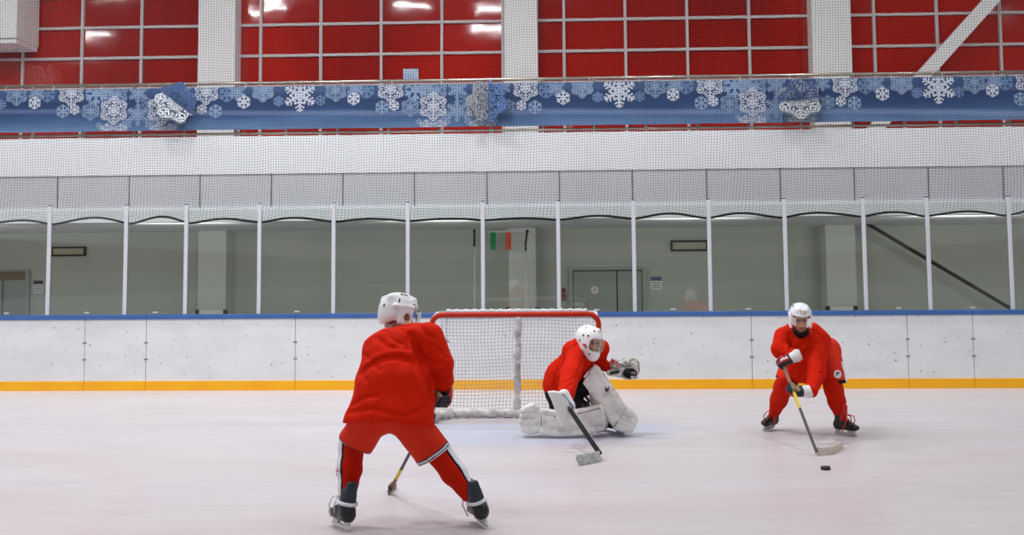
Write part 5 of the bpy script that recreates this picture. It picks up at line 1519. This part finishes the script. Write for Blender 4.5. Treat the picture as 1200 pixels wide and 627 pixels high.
# ------------------------------------------------------------------ goalie
def goalie():
    hR = frame((0.74, -0.64, -0.22), (0.10, 0.0, 1))
    J = dict(pelvis=P(657, 455, 12.72), chest=P(680, 418, 12.62), neck=P(689, 408, 12.55), head=P(690.5, 401, 12.46),
             shL=P(676, 417, 12.58), shR=P(703, 410, 12.68), elL=P(662, 443, 12.15), haL=P(664, 470, 11.78), elR=P(702, 428, 12.78), haR=P(727, 432, 12.72),
             hipL=P(652, 460, 12.7), hipR=P(668, 462, 12.75), knL=P(694, 487, 12.62), knR=P(702, 446, 12.62), anL=P(625, 492, 12.62), anR=P(735, 490, 12.66))
    J['toeL'] = P(612, 494, 12.62); J['toeR'] = P(742, 497, 12.6)
    gB = frame((0.25, -0.45, -0.85), (-0.3, -0.6, 0.4)); gC = frame((0.95, -0.2, 0.1), (0.1, 0.8, 0.6))
    o = body('person', 'goalie in red kneeling before the net, white mask, big white leg pads', J, hR, [(P(665, 474, 11.75), gB, 1), (P(728, 431, 12.73), gC, -1)])
    X = (1, 0, 0)
    # jersey
    S = Sdf(*bounds([P(628, 384, 11.6), P(728, 480, 13.0), P(628, 480, 11.6)], 0.08), 0.0075)
    S.cap(P(684, 412, 12.62), P(657, 446, 12.74), 0.165, 0.17, 0.06)
    S.cap(P(672, 412, 12.52), P(704, 407, 12.66), 0.12, 0.085, 0.05)
    S.cap(P(655, 440, 12.7), P(651, 452, 12.72), 0.14, 0.13, 0.05)
    S.cap(P(675, 416, 12.46), P(669, 438, 12.16), 0.10, 0.098, 0.014)
    S.cap(P(668, 438, 12.16), P(663, 464, 11.86), 0.10, 0.082, 0.02)
    S.cap(P(704, 408, 12.66), P(701, 426, 12.78), 0.082, 0.075, 0.03)
    S.cap(P(701, 426, 12.78), P(717, 432, 12.74), 0.07, 0.05, 0.02)
    S.plane(P(650, 459, 12.6), (-0.35, -0.05, -0.9)) if False else None
    wc = P(663, 467, 11.82); wd = unit(P(662.5, 464, 11.86) - P(666, 438, 12.16))
    S.box(wc + wd * 0.1, (0.13, 0.1, 0.13), frame(wd, (0, 0, 1)), 0.01, 0.006, cut=True)
    S.cap(P(692, 386, 12.4), P(693, 408, 12.42), 0.07, 0.06, 0.015, cut=True)
    S.ripple(0.0035, 16, 41)
    for pix, A, w in (([(688, 410), (683, 420), (679, 434), (676, 450)], 0.026, 0.016), ([(664, 404), (660, 414), (655, 426), (651, 440), (650, 454)], 0.012, 0.016), ([(672, 420), (664, 430), (656, 436)], 0.012, 0.012),
                      ([(677, 440), (668, 446), (658, 448)], 0.012, 0.012), ([(696, 410), (701, 418), (708, 423)], 0.014, 0.012), ([(676, 402), (672, 412), (664, 420)], 0.012, 0.012), ([(644, 436), (650, 440), (652, 450)], 0.010, 0.012), ([(670, 450), (664, 455), (656, 456)], 0.010, 0.010)):
        S.fold(pix, A, w)
    S.ripple(0.003, 42, 42, (1, 1, 0.6)); S.ripple(0.0015, 80, 43)
    S.mesh('jersey', 'jersey', o)
    # black goalie pants
    S = Sdf(*bounds([P(630, 440, 12.3), P(715, 500, 13.1), P(630, 500, 12.3)], 0.05), 0.008)
    S.ell(P(657, 458, 12.76), (0.17, 0.18, 0.13), k=0.04)
    S.cap(P(653, 462, 12.72), P(682, 480, 12.62), 0.125, 0.10, 0.04); S.cap(P(668, 460, 12.74), P(694, 450, 12.7), 0.115, 0.085, 0.04)
    S.cap(P(652, 462, 12.7), P(653, 480, 12.68), 0.10, 0.08, 0.03)
    S.ripple(0.005, 16, 51)
    S.mesh('goalie_pants', 'black_cloth', o)
    # mask
    S = Sdf((-0.16, -0.17, -0.22), (0.16, 0.2, 0.2), 0.005, J['head'] + hR @ np.array([0, 0, 0.01]), hR)
    S.ell((0, -0.015, 0.04), (0.122, 0.155, 0.122), k=0)
    S.ell((0, 0.02, -0.03), (0.112, 0.125, 0.125), k=0.03)
    S.ell((0, 0.075, -0.12), (0.07, 0.075, 0.07), k=0.04)
    S.cap((0, -0.1, 0.12), (0, 0.09, 0.135), 0.022, 0.022, 0.02)
    S.ell((0, -0.005, -0.005), (0.1, 0.125, 0.145), k=0.006, mi=None, cut=True)
    S.ell((0, 0.06, -0.12), (0.05, 0.055, 0.055), k=0.01, mi=None, cut=True)
    S.box((0, 0.155, -0.012), (0.094, 0.105, 0.064), rnd=0.04, k=0.008, mi=None, cut=True)
    S.plane((0, -0.04, -0.10), (0, -0.75, -1))
    for s in (-1, 1):
        for p in ((0.05, 0.075, 0.125), (0.07, -0.02, 0.135), (0.108, 0.055, 0.07), (0.115, 0.06, -0.05), (0.09, 0.1, -0.11), (0.118, -0.03, 0.0), (0.12, 0.0, 0.06)):
            S.ell(np.array(p) * (s, 1, 1), (0.010, 0.010, 0.010), k=0, mi=1)
        S.cap((s * 0.11, 0.02, -0.03), (s * 0.11, 0.045, -0.03), 0.012, 0.012, 0.003, mi=2)
    mk = S.mesh('mask', ['maskw', 'black', 'pad_red'], o)
    hc = J['head'] + hR @ np.array([0, 0, 0.01])
    w = lambda p: hc + hR @ np.asarray(p, float)
    bm = bmesh.new()
    def cg(x, z): return w((x, 0.152 - 2.6 * x * x - 1.2 * (z + 0.012) ** 2, z))
    for z in (-0.072, -0.05, -0.026, 0.0, 0.026, 0.046): tube(bm, [cg(x, z) for x in np.linspace(-0.085, 0.085, 11)], 0.0032, 6)
    for x in (-0.085, -0.055, -0.02, 0.02, 0.055, 0.085): tube(bm, [cg(x * (1 - 0.2 * max(0, -z) / .07), z) for z in np.linspace(-0.074, 0.05, 9)], 0.0032, 6)
    obj('cage', bm, 'cage', mk, True)
    # leg pad lying on the ice
    YD = 12.44
    def xz(l, Y): return [(float(P(x, y, Y)[0]), float(P(x, y, Y)[2])) for x, y in l]
    dp = xz([(632, 478.5), (650, 481), (672, 481), (706, 474), (709, 486), (708.5, 503), (690, 508.5), (668, 511), (650, 511), (632, 508)], YD)
    dp = [(a, max(b, 0.004)) for a, b in dp]
    bt = xz([(634, 478.5), (625, 472.5), (617, 475), (609.5, 480), (608, 494), (611, 506.5), (620, 509.5), (634, 507.5)], YD)
    bt = [(a, max(b, 0.004)) for a, b in bt]
    a = np.array(dp + bt)
    S = Sdf((a[:, 0].min() - 0.06, YD - 0.1, -0.03), (a[:, 0].max() + 0.06, YD + 0.36, a[:, 1].max() + 0.06), 0.0065)
    sdf_poly(S, dp, YD + 0.03, 0.085, 0.022, 0.0)
    sdf_poly(S, bt, YD + 0.05, 0.085, 0.03, 0.012)
    S.cap((dp[1][0] + 0.05, YD + 0.16, 0.16), (dp[3][0] - 0.05, YD + 0.16, 0.15), 0.11, 0.115, 0.03)       # calf and knee wraps behind
    dl = [([(633, 478), (634, 494), (633, 509)], 0.022, 0.012), ([(635, 486), (655, 489), (680, 489), (707, 483)], 0.010, 0.010), ([(635, 502), (655, 505), (680, 504), (706, 498)], 0.008, 0.010)]
    for yy in (484, 491, 499): dl.append(([(609, yy + 1), (620, yy), (631, yy)], 0.010, 0.009))
    for q in dl: S.fold(*q)
    seam_px = [[(633.5, 480), (634.5, 494), (633.5, 508)], [(636, 482), (655, 484.5), (680, 484.5), (704, 478)]]
    lines = [[h for h in (S.hit(*p) for p in np.array([np.array(a) + (np.array(b) - np.array(a)) * f for a, b in zip(l[:-1], l[1:]) for f in np.linspace(0, 1, 8)])) if h is not None] for l in seam_px]
    S.ripple(0.002, 20, 61)
    dp_o = S.mesh('leg_pad', ['legpad'], o)
    for l in lines:
        bm = bmesh.new(); tube(bm, l, 0.0045, 5); obj('seam_piping', bm, 'piping', dp_o, True)
    # raised leg pad
    YU = 12.56
    up = xz([(691, 433), (696, 426.5), (701, 429), (707, 436), (714, 446), (723, 459), (732, 474), (736, 480), (728, 494), (720, 503), (713, 494), (705, 479), (693, 462), (683, 449)], YU)
    ub = xz([(733.5, 476), (740, 479), (746.5, 485.5), (747.5, 491), (744, 500), (740.5, 506), (731, 506.5), (718, 502.5), (721, 492)], YU)
    ub = [(p, max(q, 0.004)) for p, q in ub]
    a = np.array(up + ub)
    S = Sdf((a[:, 0].min() - 0.1, YU - 0.12, -0.03), (a[:, 0].max() + 0.06, YU + 0.36, a[:, 1].max() + 0.06), 0.0065)
    sdf_poly(S, up, YU + 0.02, 0.08, 0.035, 0.0)
    sdf_poly(S, ub, YU - 0.005, 0.09, 0.03, 0.012)
    S.cap(P(700, 456, YU + 0.1), P(722, 486, YU + 0.1), 0.095, 0.09, 0.03)
    S.cap(P(698, 466, YU + 0.07), P(704, 484, YU + 0.05), 0.07, 0.075, 0.025)
    S.fold([(701, 428), (709, 441), (719, 457), (731, 477)], 0.018, 0.012); S.fold([(735, 475), (727, 489), (718, 502)], 0.022, 0.012)
    for f in (0.3, 0.55, 0.8):
        S.fold([(733.5 * (1 - f) + 719 * f, 479 * (1 - f) + 501 * f), (746 * (1 - f) + 739 * f, 487 * (1 - f) + 505 * f)], 0.010, 0.009)
    S.fold([(697, 436), (704, 452), (714, 470), (722, 486)], 0.006, 0.025)
    seam_px = [[(702, 429.5), (709, 441), (719, 457), (730, 476)], [(734.5, 477), (727, 489), (719, 501)]]
    lines = [[h for h in (S.hit(*p) for p in np.array([np.array(a) + (np.array(b) - np.array(a)) * f for a, b in zip(l[:-1], l[1:]) for f in np.linspace(0, 1, 8)])) if h is not None] for l in seam_px]
    S.ripple(0.002, 20, 62)
    lp = S.mesh('leg_pad', ['legpad'], o)
    for l in lines:
        bm = bmesh.new(); tube(bm, l, 0.0045, 5); obj('seam_piping', bm, 'piping', lp, True)
    bm = bmesh.new()
    c = P(711.5, 456.5, YU - 0.063)
    for p, q in (((-0.02, 0.03), (0.012, -0.03)), ((0.022, 0.026), (-0.016, -0.022)), ((-0.024, -0.004), (0.022, 0.004))):
        tube(bm, [c + np.array([p[0], 0, p[1]]), c + np.array([q[0], 0, q[1]])], 0.0055, 5)
    obj('stitched_mark', bm, 'black', lp)
    # dark knee straps showing between the thighs and the pads
    bm = bmesh.new()
    tube(bm, [P(686, 464, 12.58), P(690, 470, 12.53), P(688, 478, 12.5), P(682, 474, 12.52)], 0.016, 8)
    obj('knee_strap', bm, 'black', o, True)
    # visible skate tip under the down pad
    skate(o, P(716, 496, 12.72) + np.array([0, 0.06, 0.03]), np.array([0.6, -0.2, -0.1]), np.array([-0.4, 0.2, 1]), 'lace', False, loops=0)
    # blocker
    YBk = 11.72
    bl = xz([(641.5, 458.5), (648, 457.5), (657.5, 459), (663, 468), (666.5, 480), (664, 494), (660, 499), (656.5, 497), (651, 482), (647, 470)], YBk)
    a = np.array(bl)
    S = Sdf((a[:, 0].min() - 0.05, YBk - 0.12, a[:, 1].min() - 0.05), (a[:, 0].max() + 0.2, YBk + 0.16, a[:, 1].max() + 0.06), 0.0055)
    sdf_poly(S, bl, YBk - 0.02, 0.03, 0.02, 0)
    S.cap(P(661, 463, YBk + 0.03), P(667, 475, YBk + 0.01), 0.058, 0.055, 0.02)
    S.cap(P(667, 475, YBk + 0.01), P(669.5, 485, YBk), 0.05, 0.042, 0.02)
    for i in range(4):
        q0 = P(664.5 + i * 0.4, 481 + i * 3.0, YBk - 0.02); S.cap(q0, q0 + np.array([0.055, 0.0, -0.01]), 0.016, 0.014, 0.004)
        S.cap(q0 + np.array([0.055, 0.0, -0.01]), q0 + np.array([0.05, -0.045, -0.018]), 0.014, 0.012, 0.004)
    S.cap(P(669, 472, YBk), P(674, 486, YBk - 0.03), 0.02, 0.018, 0.01)
    S.cap(P(658.5, 461, YBk - 0.035), P(664, 466, YBk - 0.045), 0.006, 0.006, 0.002, mi=1)
    S.cap(P(664, 466, YBk - 0.05), P(672, 478, YBk - 0.045), 0.006, 0.006, 0.002, mi=1)
    S.ripple(0.0015, 24, 63)
    S.mesh('blocker', ['glove_white', 'logo_blue'], o)
    # catching glove
    YCt = 12.68
    c = P(737, 432.5, YCt)
    S = Sdf(*bounds([P(712, 414, YCt), P(752, 450, YCt)], 0.13), 0.0055)
    S.ell(c, (0.115, 0.08, 0.115), frame((0.15, 1, 0.1)), k=0)
    S.ell(P(743, 428, YCt + 0.02), (0.06, 0.06, 0.075), None, 0.02)
    S.ell(P(733.5, 422.5, YCt), (0.035, 0.05, 0.03), None, 0.015)
    S.ell(P(720.5, 426, YCt - 0.02), (0.052, 0.055, 0.05), None, 0.01)
    S.cap(P(714, 437, YCt - 0.03), P(727, 438, YCt - 0.02), 0.03, 0.04, 0.015)
    S.cap(P(722, 430, YCt), P(731, 430, YCt), 0.06, 0.075, 0.03)
    S.ell(P(738.5, 438.5, YCt - 0.085), (0.072, 0.075, 0.055), frame((0.1, 1, -0.2)), k=0.01, mi=1, cut=True)
    S.ell(P(735, 434, YCt - 0.055), (0.035, 0.03, 0.022), None, 0.006, mi=1)
    for i in range(5):
        x = 744 + (0, 1.6, 2.2, 2.0, 1.0)[i]; y = 421 + i * 5.2
        S.cap(P(x - 5, y, YCt - 0.05), P(x + 0.5, y + 0.6, YCt - 0.02), 0.014, 0.017, 0.006)
    for a_, b_ in (((716, 423), (724, 429)), ((717, 421), (725, 426))):
        S.cap(P(*a_, YCt - 0.072), P(*b_, YCt - 0.07), 0.006, 0.006, 0.001, mi=2)
    S.cap(P(716, 437.5, YCt - 0.062), P(724, 436, YCt - 0.06), 0.013, 0.013, 0.002, mi=1)
    S.ripple(0.003, 26, 64)
    S.mesh('catching_glove', ['catcher', 'black', 'pad_red'], o)
    # goalie stick: paddle and blade
    T, H = P(668, 480, 11.64), P(703, 532, 10.93)
    d = unit(H - T); sv = unit(np.cross(d, (0.75, -0.2, 0.4)))
    bm = bmesh.new(); up_ = T - d * 0.16
    tube(bm, [up_, T], 0, flat=(0.011, 0.015, sv))
    st = obj('goalie_stick', bm, 'shaft'); tag(st, 'goalie stick with broad paddle and grey taped blade resting on the ice', 'goalie stick')
    bm = bmesh.new(); tube(bm, [T, T + (H - T) * 0.1, H - d * 0.06, H], 0, flat=(0.011, 0.022, sv)); obj('paddle', bm, 'paddle', st)
    bm = bmesh.new(); wv_ = np.cross(d, sv); tube(bm, [T + (H - T) * 0.1 - sv * 0.012 - wv_ * 0.0232, H - d * 0.04 - sv * 0.012 - wv_ * 0.0232], 0, flat=(0.005, 0.0025, sv)); obj('pale_edge', bm, 'goalie_blade', st)
    b0, b1_ = ICE(705, 541), ICE(680, 546)
    bm = bmesh.new()
    pl = [P(702.5, 528.5, 10.9), P(705, 532, 10.86), b0 + np.array([0, 0, 0.006]), b1_ + np.array([0, 0, 0.006]), P(675.5, 537, b1_[1]), P(677.5, 532.5, b1_[1]), P(690, 531, 10.8)]
    nrm = unit(np.cross(pl[4] - pl[2], pl[0] - pl[2]))
    oo = pl[2]; u = unit(pl[4] - pl[2]); v = np.cross(nrm, u)
    prism(bm, [((p - oo) @ u, (p - oo) @ v) for p in pl], oo, u, v, nrm, 0.011, bevel=0.004)
    obj('blade', bm, 'goalie_blade', st)
goalie()
